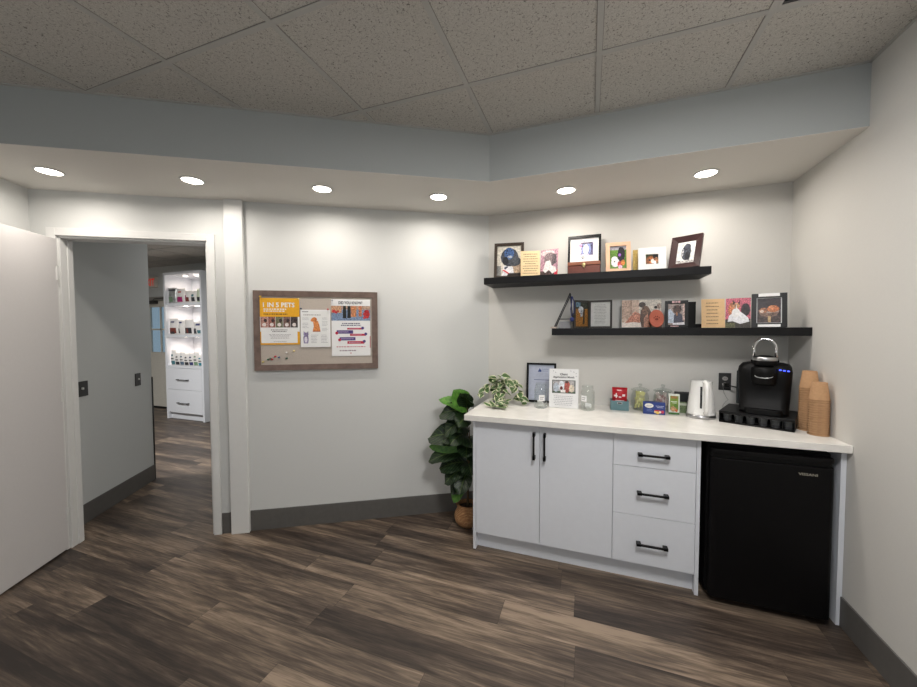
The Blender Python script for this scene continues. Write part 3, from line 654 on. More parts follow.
# notice
t = thing('notice_sign', 'white printed sign with colour photo of a pet team standing between glass jars', 'sign', (-.168, 2.668, ZT+.001), R(2), None, R(9))
b = MB(); T = Matrix.Translation((-.101, -.0022, 0)) @ UP
team = [(M['paper'], rc(0, 0, 1, 1)), (P((92, 96, 92), .2), rc(.1, .37, .9, .71)), (P((170, 166, 166), .2), rc(.13, .41, .87, .69)), (P((66, 96, 66), .3), rc(.13, .39, .87, .42)), (P((176, 184, 196), .2), ell(.24, .52, .1, .12)), (P((222, 226, 232), .1), ell(.43, .56, .1, .13)), (P((110, 50, 48), .3), ell(.42, .5, .05, .05)), (P((172, 90, 80), .3), ell(.62, .54, .1, .15)), (P((74, 56, 50), .3), ell(.6, .66, .06, .03)), (P((208, 196, 178), .2), ell(.77, .5, .09, .1)), (P((232, 230, 228), .1), rc(.4, .39, .56, .46))]
b, z = page(scr(team, .202, .278), T, b, wh=(0, 0, .202, .278), back=M['paper'], th=.002)
dk = ink((60, 62, 66)); b.text('Client', .022, .101, .232, dk, T, z=z+.0003, bold=.0004); b.text('Appreciation Month', .0195, .101, .212, dk, T, z=z+.0003, bold=.0004, sx=.92)
textlines(b, T, .02, .18, .015, .088, 6, ink((150, 150, 156)), z+.0003, h=.25, seed=11, center=True)
for cx, cy in ((.03, .26), (.045, .25), (.15, .262), (.17, .255), (.185, .245), (.186, .225)): pawprint(b, T, cx, cy, .0045, ink((130, 134, 140)), z+.0003)
b.add([(x, y, z+.0004) for x, y in rc(.03, .088, .065, .097)], [(0, 1, 2, 3)], M['white'], False, T)
b.build('sheet', t)
e = MB(); e.add([(-.03, .0002, .17), (.03, .0002, .17), (.03, .06, .0095), (-.03, .06, .0095)], [(0, 1, 2, 3)], M['paper']); e.build('easel_leg', t)

def jar(name, label, x, y, prof, lidprof=None, lab=None, r=.045):
    t = thing(name, label, 'jar', (x, y, ZT))
    g = MB(); inner = [(max(p-.003, .0001), max(zz, .005)) for p, zz in prof[::-1]]
    g.lathe(prof, M['glass'], 28, cap=False); g.build('glass_body', t)
    if lidprof:
        l = MB(); l.lathe(lidprof, M['glass'], 28, cap=False); l.build('lid', t)
    if lab:
        a0, a1, z0, z1 = lab; l = MB(); n = 8; vs = []
        for i in range(n+1):
            a = R(a0+(a1-a0)*i/n)
            for zz in (z0, z1): vs.append(((r+.0012)*math.cos(a), (r+.0012)*math.sin(a), zz))
        l.add(vs, [(2*i, 2*i+2, 2*i+3, 2*i+1) for i in range(n)], M['paper'], True)
        for q, (f0, f1) in enumerate(((.2, .8), (.15, .7))):
            vs = []
            for i in range(n+1):
                a = R(a0+(a1-a0)*(f0+(f1-f0)*i/n)); zc = z0+(z1-z0)*(.64-.3*q)
                for zz in (zc-.0018, zc+.0018): vs.append(((r+.002)*math.cos(a), (r+.002)*math.sin(a), zz))
            l.add(vs, [(2*i, 2*i+2, 2*i+3, 2*i+1) for i in range(n)], ink((110, 110, 116)), True)
        l.build('paper_label', t)
    return t
mason = [(.0001, .0), (.040, .0), (.0455, .006), (.0455, .125), (.043, .137), (.036, .146), (.0355, .152), (.038, .153), (.0355, .158), (.038, .162), (.036, .172)]
jar('glass_jar', 'open glass jar with crumpled white slips, left of the printed notice', -.322, 2.632, mason, lab=(-100, -48, .055, .098))
jar('glass_jar', 'open glass jar with a folded white note, right of the printed notice', -.006, 2.657, mason, lab=(-150, -98, .065, .105))
def slips(x, y, n, seed, group, label, s=.02):
    r = random.Random(seed)
    for i in range(n):
        b = MB(); b.box((-s, -.0012, 0), (s, .0012, s*1.5), M['paper'], Matrix.Rotation(r.uniform(-.3, .3), 4, 'X'))
        b.box((-s*.8, -.0012, 0), (s*.7, .0012, s*1.2), M['paper'], Matrix.Rotation(.9, 4, 'X'))
        tag(b.build('folded_paper_slip', loc=(x+r.uniform(-.009, .009), y+r.uniform(-.012, .012), ZT+.012+.0035*i), rot=(r.uniform(-.4, .4), r.uniform(-.3, .3), r.uniform(0, 3))), label, 'paper slip', group)
slips(-.322, 2.632, 5, 3, 'slips in the left jar', 'folded white paper slip in the jar left of the notice', .017)
slips(-.006, 2.657, 2, 5, 'slips in the right jar', 'folded white paper note in the jar right of the notice')
cook = [(.0001, .0), (.046, .0), (.056, .010), (.058, .05), (.056, .10), (.046, .124), (.045, .134)]
clid = [(.0001, .133), (.044, .134), (.058, .136), (.058, .142), (.040, .150), (.012, .158), (.007, .162), (.013, .170), (.011, .180), (.0001, .183)]
jar('candy_jar', 'lidded glass jar holding pale yellow packets, behind the blue box', .338, 2.793, cook, clid)
jar('candy_jar', 'lidded glass jar holding pinkish white packets, behind the green packet', .480, 2.803, cook, clid)
def packets(x, y, n, mt, seed, label, group):
    r = random.Random(seed); first = None
    for i in range(n):
        if first is None:
            first = thing('drink_packet', label, 'packet', group=group)
            MB().box((-.012, -.003, -.036), (.012, .003, .036), mt).build('sleeve', first, bevel=.002)
            MB().box((-.0123, -.0034, -.006), (.0123, .0034, .014), ink((206, 200, 150) if mt is PY else (190, 150, 150))).build('printed_band', first)
            o = first
        else: o = copy_tree(first)
        a = 2.4*i; rr = .013+.02*((i*7) % 5)/5
        o.location = (x+rr*math.cos(a), y+rr*math.sin(a), ZT+.048+.022*(i % 3))
        o.rotation_euler = (r.uniform(-.35, .35), r.uniform(-.6, .6), r.uniform(0, 3))
PY = ink((236, 232, 160), .1)
packets(.338, 2.793, 16, PY, 1, 'small pale yellow packet inside the left lidded jar', 'yellow packets')
packets(.480, 2.803, 16, ink((224, 208, 204), .1), 2, 'small pinkish white packet inside the right lidded jar', 'white packets')
# teal bin with red pouch
t = thing('storage_bin', 'small teal metal bin holding a red pouch, right of the jars', 'bin', (.203, 2.757, ZT))
tm = mat('teal_enamel', (96, 128, 134), rough=.4)
b = MB(); b.prism([(-.052, -.040), (.052, -.040), (.052, .040), (-.052, .040)], 0, .003, tm)
for lo, hi in (((-.055, -.044, 0), (.055, -.041, .066)), ((-.055, .041, 0), (.055, .044, .066)), ((-.058, -.044, 0), (-.055, .044, .066)), ((.055, -.044, 0), (.058, .044, .066))): b.box(lo, hi, tm)
b.build('body', t, bevel=.001)
b = MB().box((-.016, -.0455, .044), (.016, -.043, .058), M['steel']); b.box((-.012, -.046, .047), (.012, -.0452, .055), M['black']); b.build('label_holder', t)
def pouch(name, label, loc, w, h, d, mt, cat, details=None, rz=0, group=None, seal=None):
    t = thing(name, label, cat, loc, rz, group)
    b = MB(); n = 9; rows = []
    for j in range(n):
        f = j/(n-1); dd = d/2*math.sin(PI*min(1, (1-f)*.75+.08))*(1 if f < .9 else .25) if j < n-1 else .0015
        rows.append((f*h, max(dd, .0015), w/2*(1-.04*math.sin(PI*f))))
    m_ = 9; vs = []
    for zz, dd, hw in rows:
        for i in range(m_):
            u = -1+2*i/(m_-1); vs.append((u*hw, -dd*(1-u*u)-.001, zz))
        for i in range(m_):
            u = 1-2*i/(m_-1); vs.append((u*hw, dd*(1-u*u)+.001, zz))
    c_ = 2*m_
    fs = [(j*c_+i, j*c_+(i+1) % c_, (j+1)*c_+(i+1) % c_, (j+1)*c_+i) for j in range(n-1) for i in range(c_)]
    fs += [tuple(range(c_))[::-1], tuple((n-1)*c_+i for i in range(c_))]
    b.add(vs, fs, mt, True); b.build('bag', t)
    if details:
        b = MB()
        for dm, x0, x1, z0, z1 in details:      # fractions; wraps the front
            vs = []; q = 6; p = 5
            for jj in range(p):
                zf = z0+(z1-z0)*jj/(p-1); zz = zf*h
                # interpolate depth
                k_ = min(n-2, int(zf*(n-1))); fr_ = zf*(n-1)-k_
                dd = rows[k_][1]*(1-fr_)+rows[k_+1][1]*fr_; hw = rows[k_][2]*(1-fr_)+rows[k_+1][2]*fr_
                for i in range(q):
                    u = -1+2*(x0+(x1-x0)*i/(q-1)); vs.append((u*hw, -dd*(1-u*u)-.0022, zz))
            b.add(vs, [(j*q+i, j*q+i+1, (j+1)*q+i+1, (j+1)*q+i) for j in range(p-1) for i in range(q-1)], dm, True)
            if cat == 'bag': b.build('printed_label', t); b = MB()
        if b.v: b.build('lettering', t)
    return t
wi = ink((236, 226, 226))
red = mat('red_foil', (178, 24, 38), rough=.3, var=.15)
rp = pouch('tea_pouch', 'glossy red pouch with white lettering standing in the teal bin', (.205, 2.757, ZT+.004), .098, .150, .05, red, 'pouch', [(wi, .1, .34, .58, .66), (wi, .22, .3, .52, .74), (wi, .42, .6, .55, .6), (wi, .66, .86, .60, .70), (wi, .2, .8, .40, .425), (ink((235, 190, 190)), .3, .6, .86, .9)])
# blue box
t = thing('tea_box', 'dark blue carton with white oval logo and fruit picture, in front of jars', 'carton', (.408, 2.682, ZT), R(-3))
bl = ink((40, 60, 126))
MB().box((-.064, -.022, 0), (.064, .022, .079), bl).build('carton', t, bevel=.0012)
T = Matrix.Translation((-.064, -.0224, 0)) @ UP
b, z = page([(ink((232, 230, 220)), ell(.034, .056, .026, .015, 18)), (ink((70, 90, 150)), rc(.02, .058, .05, .060)), (ink((70, 90, 150)), rc(.016, .051, .046, .053)), (ink((224, 196, 150)), ell(.073, .018, .01, .010)), (ink((196, 60, 60)), rc(.066, .022, .1, .03)), (ink((236, 200, 90)), ell(.085, .012, .01, .009)), (ink((190, 60, 90)), ell(.112, .02, .01, .010)), (ink((240, 226, 210)), ell(.098, .017, .007, .007)), (ink((190, 196, 220)), rc(.072, .055, .12, .058)), (ink((190, 196, 220)), rc(.08, .046, .116, .049)), (ink((120, 140, 190)), rc(.02, .03, .05, .033)), (ink((120, 140, 190)), rc(.02, .02, .056, .023))], T)
b.build('printed_front', t)
# green packet box
t = thing('sweetener_box', 'tall narrow green and white carton between blue box and kettle', 'carton', (.531, 2.722, ZT), R(-3))
MB().box((-.031, -.017, 0), (.031, .017, .132), ink((220, 224, 214))).build('carton', t, bevel=.0012)
T = Matrix.Translation((-.031, -.0174, 0)) @ UP
b, z = page([(ink((70, 118, 60)), rc(0, 0, .062, .012)), (ink((120, 146, 62), .2), rc(.007, .03, .055, .122)), (ink((150, 112, 66), .3), rc(.012, .104, .048, .12)), (ink((230, 236, 220)), rc(.012, .082, .048, .086)), (ink((230, 236, 220)), rc(.02, .074, .044, .077)), (ink((194, 150, 110), .4), ell(.026, .036, .016, .018)), (ink((206, 96, 60)), ell(.044, .026, .008, .009)), (ink((92, 130, 50)), ell(.04, .058, .012, .012))], T)
b.build('printed_front', t)
bb_ = tag(MB().box((-.052, -.025, 0), (.052, .03, .130), mat('dark_box', (30, 32, 34), rough=.5)).build('tea_carton', loc=(.612, 2.826, ZT), bevel=.001), 'dark carton at the back between green carton and white kettle', 'carton')
t = thing('snack_packet', 'small green patterned packet tucked beside the kettle base', 'packet', (.594, 2.778, ZT), R(-3))
MB().box((-.022, -.008, 0), (.022, .008, .072), ink((112, 128, 92), .5, 160)).build('carton', t, bevel=.001); MB().box((-.022, -.0086, .05), (.022, -.0081, .066), ink((190, 196, 180))).build('printed_band', t)

# kettle
t = thing('electric_kettle', 'white faceted electric kettle on a silver base', 'kettle', (.675, 2.682, ZT))
t.scale = (1.03, 1.03, 1.03)
b = MB().lathe([(.074, 0), (.078, .003), (.077, .021), (.070, .0218)], M['steel'], 32); b.build('base', t)
b = MB(); vs = []; rows = 13; seg = 20
for j in range(rows):
    f = j/(rows-1); rr = .0755-.019*f**1.15
    for k in range(seg):
        a = 2*PI*(k+.5*(j % 2))/seg; q = rr*(1.0 if (j+k) % 2 else .988) if 0 < j < rows-1 else rr
        vs.append((q*math.cos(a), q*math.sin(a), .022+.195*f))
fs = []
for j in range(rows-1):
    for k in range(seg):
        a, b_, c, d = j*seg+k, j*seg+(k+1) % seg, (j+1)*seg+(k+1) % seg, (j+1)*seg+k
        fs += [(a, b_, d), (b_, c, d)] if j % 2 == 0 else [(a, b_, c), (a, c, d)]
b.add(vs, fs, M['white'], False)
b.build('body', t)
b = MB().lathe([(.0565, .217), (.056, .222), (.050, .227), (.012, .229), (.0001, .229)], M['white'], 28); b.build('lid', t)
hd = Vector((.02, -1, 0)).normalized()
def rad(r, z): return (hd.x*r, hd.y*r, z)
b = MB(); hp = [rad(.052, .222), rad(.075, .226), rad(.098, .216), rad(.108, .185), rad(.110, .13), rad(.107, .075), rad(.095, .046), rad(.068, .036)]
b.tube(hp, [.010, .0125, .0135, .0125, .012, .012, .011, .009], M['white'], seg=12); b.build('handle', t)
# dark grey strip standing in for the shaded gap inside the handle
hd = Vector((-.24, -.97, 0)).normalized()
b = MB(); b.tube([rad(.060, .195), rad(.0665, .13), rad(.0705, .065)], .0058, mat('handle_gap_dark', (40, 42, 44), rough=.2), seg=8); b.build('handle_gap_strip', t)

# coffee machine on its pod drawer
DR = R(-26)
t = thing('pod_drawer', 'black wire-fronted pod drawer under the coffee machine', 'drawer organizer', (.963, 2.640, ZT), DR)
b = MB().box((-.172, -.150, .058), (.168, .150, .068), M['black']).box((-.172, -.145, .002), (.168, .150, .006), M['black']).box((-.172, .144, .006), (.168, .150, .058), M['black'])
for x0_ in (-.172, .162): b.box((x0_, -.145, .006), (x0_+.006, .144, .058), M['black'])
b.build('shell', t, bevel=.002)
b = MB(); pr = [(-.169, -.152, .006), (.165, -.152, .006), (.165, -.152, .058), (-.169, -.152, .058)]
b.tube(pr, .0045, M['blackm'], seg=6, closed=True)
for k in range(1, 7): x = -.169+k*.334/7; b.tube([(x, -.152, .006), (x, -.152, .058)], .0016, M['blackm'], seg=5)
b.tube([(-.169, -.152, .022), (.165, -.152, .022)], .0014, M['blackm'], seg=5)
b.build('wire_front', t)
rotD = Matrix.Rotation(DR, 4, 'Z')
pod0 = None
for i in range(6):
    p = rotD @ Vector((-.135+i*.055, -.112, 0)); loc = (.963+p.x, 2.640+p.y, ZT+.0065)
    if pod0 is None:
        pod0 = thing('coffee_pod', 'small grey foil-topped coffee pod in the front row of the black drawer', 'coffee pod', loc, DR, 'coffee pods in the drawer')
        MB().lathe([(.017, 0), (.0185, .002), (.0225, .038), (.0245, .040)], mat('pod_cup', (86, 88, 90), rough=.4), 18).build('cup', pod0)
        MB().lathe([(.0245, .0402), (.0245, .0412), (.0001, .0416)], mat('pod_foil', (170, 172, 172), rough=.3, metal=.4), 18).build('foil_lid', pod0)
    else: copy_tree(pod0, loc)
t = thing('coffee_maker', 'black single-serve coffee machine with chrome arch handle and blue lit buttons', 'coffee maker', (.990, 2.652, ZT+.0695), R(-22))
def rrect(hw, y0, y1, r, n=5):
    p = []
    for cx, cy, a0 in ((hw-r, y0+r, -90), (hw-r, y1-r, 0), (-hw+r, y1-r, 90), (-hw+r, y0+r, 180)):
        for k in range(n+1): a = R(a0+90*k/n); p.append((cx+r*math.cos(a), cy+r*math.sin(a)))
    return p
bm_ = M['black_gloss'] = mat('black_gloss_plastic', (8, 8, 9), rough=.5, var=.02, spec=.22)
# body: stacked rounded-rectangle rings, shoulders narrowing to the top
b = MB(); rings = [(0, .112, -.125, .12), (.02, .113, -.125, .12), (.05, .114, -.085, .12), (.15, .119, -.085, .12), (.20, .122, -.09, .12), (.240, .124, -.092, .12), (.266, .120, -.086, .118), (.282, .108, -.075, .108), (.289, .085, -.06, .09)]
P_ = []; 
for zz, hw, a, c in rings: P_ += [(x, y, zz) for x, y in rrect(hw, a, c, .045)]
nn = 24
fs = [(j*nn+i, j*nn+(i+1) % nn, (j+1)*nn+(i+1) % nn, (j+1)*nn+i) for j in range(len(rings)-1) for i in range(nn)]+[tuple(range(nn))[::-1], tuple((len(rings)-1)*nn+i for i in range(nn))]
b.add(P_, fs, bm_, True); b.build('body', t)
b = MB().box((-.132, -.02, .03), (-.112, .10, .235), mat('smoky_tank', (48, 52, 54), rough=.12, var=.02)); b.build('water_tank', t, bevel=.006, seg=3)
b = MB().lathe([(.050, .165), (.058, .18), (.062, .235), (.060, .262), (.052, .270)], bm_, 28, T=Matrix.Translation((0, -.075, 0))); b.build('brew_head', t)
b = MB().tube([(.040*math.cos(R(a)), -.075-.058*math.sin(R(a)) if False else -.134+.012*math.sin(R(a)), .222+.012*math.sin(R(a))) for a in range(180, 361, 20)], .0022, M['steel'], seg=6); b.build('trim_ring', t)
b = MB().lathe([(.050, .272), (.056, .284), (.058, .315), (.052, .328), (.02, .336), (.0001, .337)], bm_, 28, T=Matrix.Translation((0, -.055, 0))); b.build('lid', t)
b = MB().lathe([(.0585, .306), (.0595, .308), (.0595, .322), (.0545, .327)], M['steel'], 28, T=Matrix.Translation((0, -.055, 0)), cap=False); b.build('lid_band', t)
b = MB(); hp = []
for a in range(-18, 199, 12): hp.append((.050*math.cos(R(a)), -.065+.012*math.sin(R(a)), .372+.060*math.sin(R(a))))
hp = [(.058, -.045, .30)]+hp+[(-.058, -.045, .30)]
b.tube(hp, .0075, M['chrome'], seg=10); b.build('handle', t)
b = MB().prism(rrect(.085, -.155, -.06, .03), 0, .03, bm_); b.build('drip_tray', t, bevel=.002)
b = MB(); eb = mat('blue_led', (60, 80, 255), emit=3)
for k in range(3): b.add([(x, y, 0) for x, y in ell(.070+.017*k, 0, .006, .0035, 10)], [tuple(range(10))], eb, False, Matrix.Translation((0, -.0915, .256-.002*k)) @ UP)
b.build('button_lights', t)
# outlet
t = thing('wall_outlet', 'dark wall outlet plate with pale receptacles between kettle and coffee machine', 'outlet', (.855, YB-.0005, 1.125))
MB().box((-.035, -.006, -.057), (.035, 0, .057), mat('dark_bronze_plate', (66, 66, 66), rough=.35, metal=.2)).build('plate', t, bevel=.002)
for dz in (.02, -.02):
    b = MB().prism(ell(0, 0, .016, .0135, 18), .006, .0085, mat('receptacle', (176, 172, 168), rough=.4), T=Matrix.Translation((0, 0, dz)) @ UP)
    for sx in (-.005, .005): b.box((sx-.001, -.0090, dz-.003), (sx+.001, -.0084, dz+.005), M['gasket'])
    b.build('receptacle', t)
b = MB().box((-.012, -.038, -.012), (.012, -.009, .012), M['gasket'])
b.tube([(.0, -.036, .0), (.02, -.05, -.003), (.05, -.052, -.010), (.085, -.05, -.022), (.10, -.055, -.035)], .0038, M['gasket'], seg=8)
tag(b.build('power_cord', loc=(.857, YB, 1.105)), 'black power plug and cord running from outlet to coffee machine', 'cord')
b = MB().tube([(0, -.012, -.012), (.006, -.014, -.05), (.02, -.018, -.085), (.03, -.02, -.10), (.012, -.028, -.112), (-.002, -.03, -.135), (-.004, -.028, -.17), (.0, -.02, -.1885)], .0014, mat('thin_grey_wire', (150, 150, 148), rough=.5), seg=6)
tag(b.build('thin_wire', loc=(.842, YB, 1.105)), 'thin grey wire dangling down the wall below the outlet', 'wire')

# paper cup stacks (rim down)
cupg = 'kraft paper cups stacked upside down'
def cupmesh():
    h = .092; r0, r1 = .041, .0305; th = .0008
    prof = [(r0+.0022, 0), (r0+.0036, .0016), (r0+.0022, .0034), (r0, .0036), (r1, h), (r1-.002, h), (r1-.002, h-.005), (.0001, h-.005)]
    inn = [(.0001, h-.006), (r1-.003, h-.006), (r0-th, .003), (r0+.0002, 0), (r0+.0018, 0)]
    return MB().lathe(prof+inn, M['kraft'], 24, cap=False)
cup = cupmesh().build('paper_cup')
def stack(x, y, n, label, toplabel):
    for i in range(n):
        o = cup if (i == 0 and 'label' not in cup) else cup.copy()
        if o is not cup: COL.objects.link(o)
        o.location = (x+rnd.uniform(-.0004, .0004), y, ZT+.0002+i*.0124); tag(o, toplabel if i == n-1 else label, 'cup', cupg)
stack(1.1435, 2.522, 20, 'upside-down kraft paper cup nested within the taller rear stack', 'upside-down kraft paper cup on top of the taller rear stack')
stack(1.1435, 2.428, 16, 'upside-down kraft paper cup nested within the shorter front stack', 'upside-down kraft paper cup on top of the shorter front stack')

# ------------------------------------------------------------------ plants
def leaf(b, base, d, L, W, droop, mt, twist=0, shape='fiddle', fold=.25, nu=6, nv=9, wav=.0):
    """curved leaf surface from base in direction d; droop bends it down."""
    d = Vector(d).normalized(); up = Vector((0, 0, 1))
    nr = Vector((.15, -.75, .65)) if shape == 'fiddle' else Vector((0, -.45, .9))
    side = d.cross(nr); side = side.normalized() if side.length > .05 else Vector((1, 0, 0))
    side = Matrix.Rotation(twist, 3, d) @ side
    o = len(b.v); p = Vector(base); vs = []; step = L/nv; dd = d.copy()
    ph = (base[0]*37+base[2]*91) % 6.28
    for j in range(nv+1):
        t_ = j/nv
        if shape == 'fiddle': wv = W/2*(math.sin(PI*min(1, t_**.75*.97+.03))**.62)*(.62+.55*t_) if 0 < j < nv else W*.02
        else: wv = W/2*math.sin(PI*t_**.8)**.8 if 0 < j < nv else .0004
        nrm = side.cross(dd).normalized()
        for i in range(nu+1):
            u = -1+2*i/nu
            q = p+side*(u*wv)+nrm*(fold*abs(u)*wv+wav*math.sin(t_*14+ph+u*2)*abs(u)*W)
            vs.append(q); b.uv[o+len(vs)-1] = ((u+1)/2, t_)
        p = p+dd*step
        dd = (dd+Vector((0, 0, -droop/nv))).normalized()
    k = nu+1
    b.add(vs, [(j*k+i, j*k+i+1, (j+1)*k+i+1, (j+1)*k+i) for j in range(nv) for i in range(nu)], mt, True)
PX, PY_ = -.858, 2.570
fig = thing('fiddle_leaf_fig', 'tall potted fiddle leaf fig in woven basket between cabinet and door wall', 'plant', (PX, PY_, 0))
b = MB(); prof = [(.0001, 0), (.072, 0), (.094, .03), (.101, .06), (.096, .09), (.080, .12), (.072, .15), (.074, .158), (.069, .158), (.067, .15), (.076, .12), (.076, .115)]
b.lathe(prof, M['basket'], 32, cap=False)
for sx in (-1,):
    b.tube([(sx*.072, -.028, .14), (sx*.084, -.034, .19), (sx*.082, -.018, .236), (sx*.078, .006, .238), (sx*.080, .022, .19), (sx*.072, .02, .14)], .0055, M['basket'], seg=8)
b.tube([(.058, -.04, .14), (.06, -.045, .19), (.062, -.03, .222), (.066, -.005, .222), (.067, .01, .18), (.066, .015, .14)], .005, M['basket'], seg=8)
b.build('basket', fig)
MB().lathe([(.0001, .128), (.074, .125), (.0745, .123)], M['soil'], 20, cap=False).build('soil', fig)
b = MB(); b.tube([(0, 0, .12), (.004, .0, .3), (-.003, .004, .55), (.0, 0, .8), (.002, 0, .97)], [.010, .009, .008, .007, .004], M['stem'], seg=8); 
b.tube([(0.0, .0, .3), (.02, -.03, .45), (.03, -.04, .62), (.03, -.05, .76)], [.008, .007, .006, .004], M['stem'], seg=8); b.build('stem', fig)
b = MB(); rr = random.Random(4)
def aim(px, z0, az, el, L, W, droop, light=False, tw=0, bx=0, by=0):
    a = R(az); e = R(el); L *= 1.06; W *= 1.12
    leaf(b, (bx, by, z0), (math.cos(a)*math.cos(e), math.sin(a)*math.cos(e), math.sin(e)), L, W, droop, M['leaf_light'] if light else M['leaf_dark'], R(tw), wav=.04, fold=.22)
# az measured from +x; the picture's left is about 190 deg, towards the viewer about -75 deg
for spec in [
    (0, .86, -130, 62, .20, .165, .5, True, 12), (0, .90, -75, 50, .14, .14, .7, False, -10), (0, .85, 195, 38, .23, .12, .6, True, 25), (0, .88, -100, 66, .16, .13, .9, False, 10),
    (0, .84, 205, 28, .21, .17, 1.2, False, -10), (0, .80, -95, 20, .17, .15, 1.0, False, 0), (0, .78, -140, 5, .20, .16, 1.3, False, 10), (0, .82, -50, 30, .15, .14, .9, False, -20), (0, .74, -100, 25, .15, .14, 1.0, False, 5),
    (0, .64, 200, 28, .29, .21, 1.0, False, -5), (0, .68, -110, 20, .2, .17, 1.1, False, 10), (0, .66, -60, 15, .16, .15, 1.0, False, -20), (0, .70, 220, 12, .2, .16, 1.1, False, 10),
    (0, .585, 198, 10, .275, .12, .35, True, -35), (0, .55, 203, 4, .29, .15, .7, False, 10), (0, .62, -75, 0, .17, .15, .8, False, 0), (0, .57, -45, 10, .16, .14, .9, False, 0),
    (0, .47, 200, 6, .21, .17, .8, False, 0), (0, .43, 215, -8, .2, .15, 1.0, False, 10), (0, .48, -60, 0, .15, .14, .9, False, 0),
    (0, .38, 212, -30, .18, .13, 1.0, False, 10), (0, .36, 225, -52, .2, .12, .3, True, 20), (0, .40, -95, -20, .18, .14, .9, False, 0), (0, .34, -120, -15, .14, .11, .8, False, 10)]:
    aim(*spec)
lv = b.build('leaves', fig)

vx, vy = -.652, 2.705
vine = thing('trailing_pothos', 'trailing vine with cream-edged leaves in grey pot on counter corner', 'plant', (vx, vy, ZT))
MB().lathe([(.0001, 0), (.036, 0), (.041, .006), (.047, .085), (.044, .088), (.041, .080), (.0001, .078)], M['grey_pot'], 28, cap=False).build('pot', vine)
MB().lathe([(.0001, .076), (.041, .0755), (.0412, .074)], M['soil'], 20, cap=False).build('soil', vine)
vs_, vl = MB(), MB(); rr = random.Random(12)
def trail(pts, nl, Ls=.068):
    nl = int(nl*1.8)
    vs_.tube(pts, .0016, M['vstem'], seg=5)
    P2 = [Vector(p) for p in pts]
    for k in range(nl):
        f = (k+.6)/nl*(len(P2)-1); i = min(int(f), len(P2)-2); q = P2[i].lerp(P2[i+1], f-i)
        tdir = (P2[i+1]-P2[i]).normalized(); a = rr.uniform(0, 2*PI)
        dv = tdir*.5+Vector((math.cos(a), math.sin(a)-.35, rr.uniform(-.55, .3)))
        L = Ls*rr.uniform(.75, 1.2)
        q.z = max(q.z, .006); dv.z = max(dv.z, -.3 if q.z > .05 else .15)
        leaf(vl, q, dv, L, L*.66, .7 if q.z > .04 else .05, M['leaf_var'], rr.uniform(-.6, .6), shape='heart', nu=4, nv=6, fold=.15)
z = .08
trail([(0, 0, z), (-.015, -.015, .16), (-.01, -.03, .20)], 7)
trail([(0, 0, z), (.03, -.02, .17), (.06, -.03, .185), (.08, -.04, .15)], 9)
trail([(0, 0, z), (-.04, -.01, .15), (-.075, -.03, .14), (-.10, -.055, .09), (-.105, -.075, .045)], 9)
trail([(0, 0, z), (.05, 0, .15), (.11, -.01, .15), (.16, -.02, .11), (.18, -.03, .05), (.19, -.05, .012)], 11)
trail([(0, 0, z), (.0, -.05, .14), (.02, -.075, .08), (.03, -.11, .03), (.02, -.16, .012), (-.01, -.215, .012)], 12, .062)
trail([(0, 0, z), (.04, -.04, .15), (.065, -.075, .09), (.08, -.11, .03), (.08, -.16, .012), (.07, -.205, .012)], 10, .062)
trail([(0, 0, z), (-.01, -.02, .15), (.03, -.01, .215)], 6)
trail([(0, 0, z), (.06, .01, .16), (.11, .02, .175), (.14, .0, .15)], 8)
vs_.build('stems', vine); vl.build('leaves', vine)

# ------------------------------------------------------------------ pinboard on the door wall
def AW(s, z, off=0): return A(s, off, z)
board_s, board_z = (.886+1.758)/2, 1.18
BWd, BHt = .872, .582
t = thing('bulletin_board', 'fabric pinboard in a taupe wood frame on the wall by the door', 'bulletin board', AW(board_s, board_z, .0006), AL)
f = MB(); bd = .042; o = [(-BWd/2, 0), (BWd/2, 0), (BWd/2, BHt), (-BWd/2, BHt)]; ii = [(-BWd/2+bd, bd), (BWd/2-bd, bd), (BWd/2-bd, BHt-bd), (-BWd/2+bd, BHt-bd)]
for k in range(4):
    k2 = (k+1) % 4; vs = [(*o[k], 0), (*o[k2], 0), (*ii[k2], 0), (*ii[k], 0), (*o[k], .022), (*o[k2], .022), (*ii[k2], .018), (*ii[k], .018)]
    f.add(vs, [(0, 3, 2, 1), (4, 5, 6, 7), (0, 1, 5, 4), (2, 3, 7, 6)], M['board'], False, UP)
f.build('frame', t)
MB().box((-BWd/2+bd-.002, -.012, bd-.002), (BWd/2-bd+.002, -.001, BHt-bd+.002), M['cork']).build('pin_surface', t)
def poster(label, s0, s1, z0, z1, draw, off=.0155, name='poster', back=None, th=.0006):
    w, h = s1-s0, z1-z0
    t = thing(name, label, 'poster', AW(s1, z0, off), AL)
    b = MB(); T = UP; b.box((0, 0, -th), (w, h, 0), back or M['paper'], T)
    draw(b, T, w, h); b.build('sheet', t); return t
def put(b, T, mt, poly, z): b.add([(x, y, z) for x, y in poly], [tuple(range(len(poly)))], mt, False, T)
YEL = ink((232, 170, 32)); 
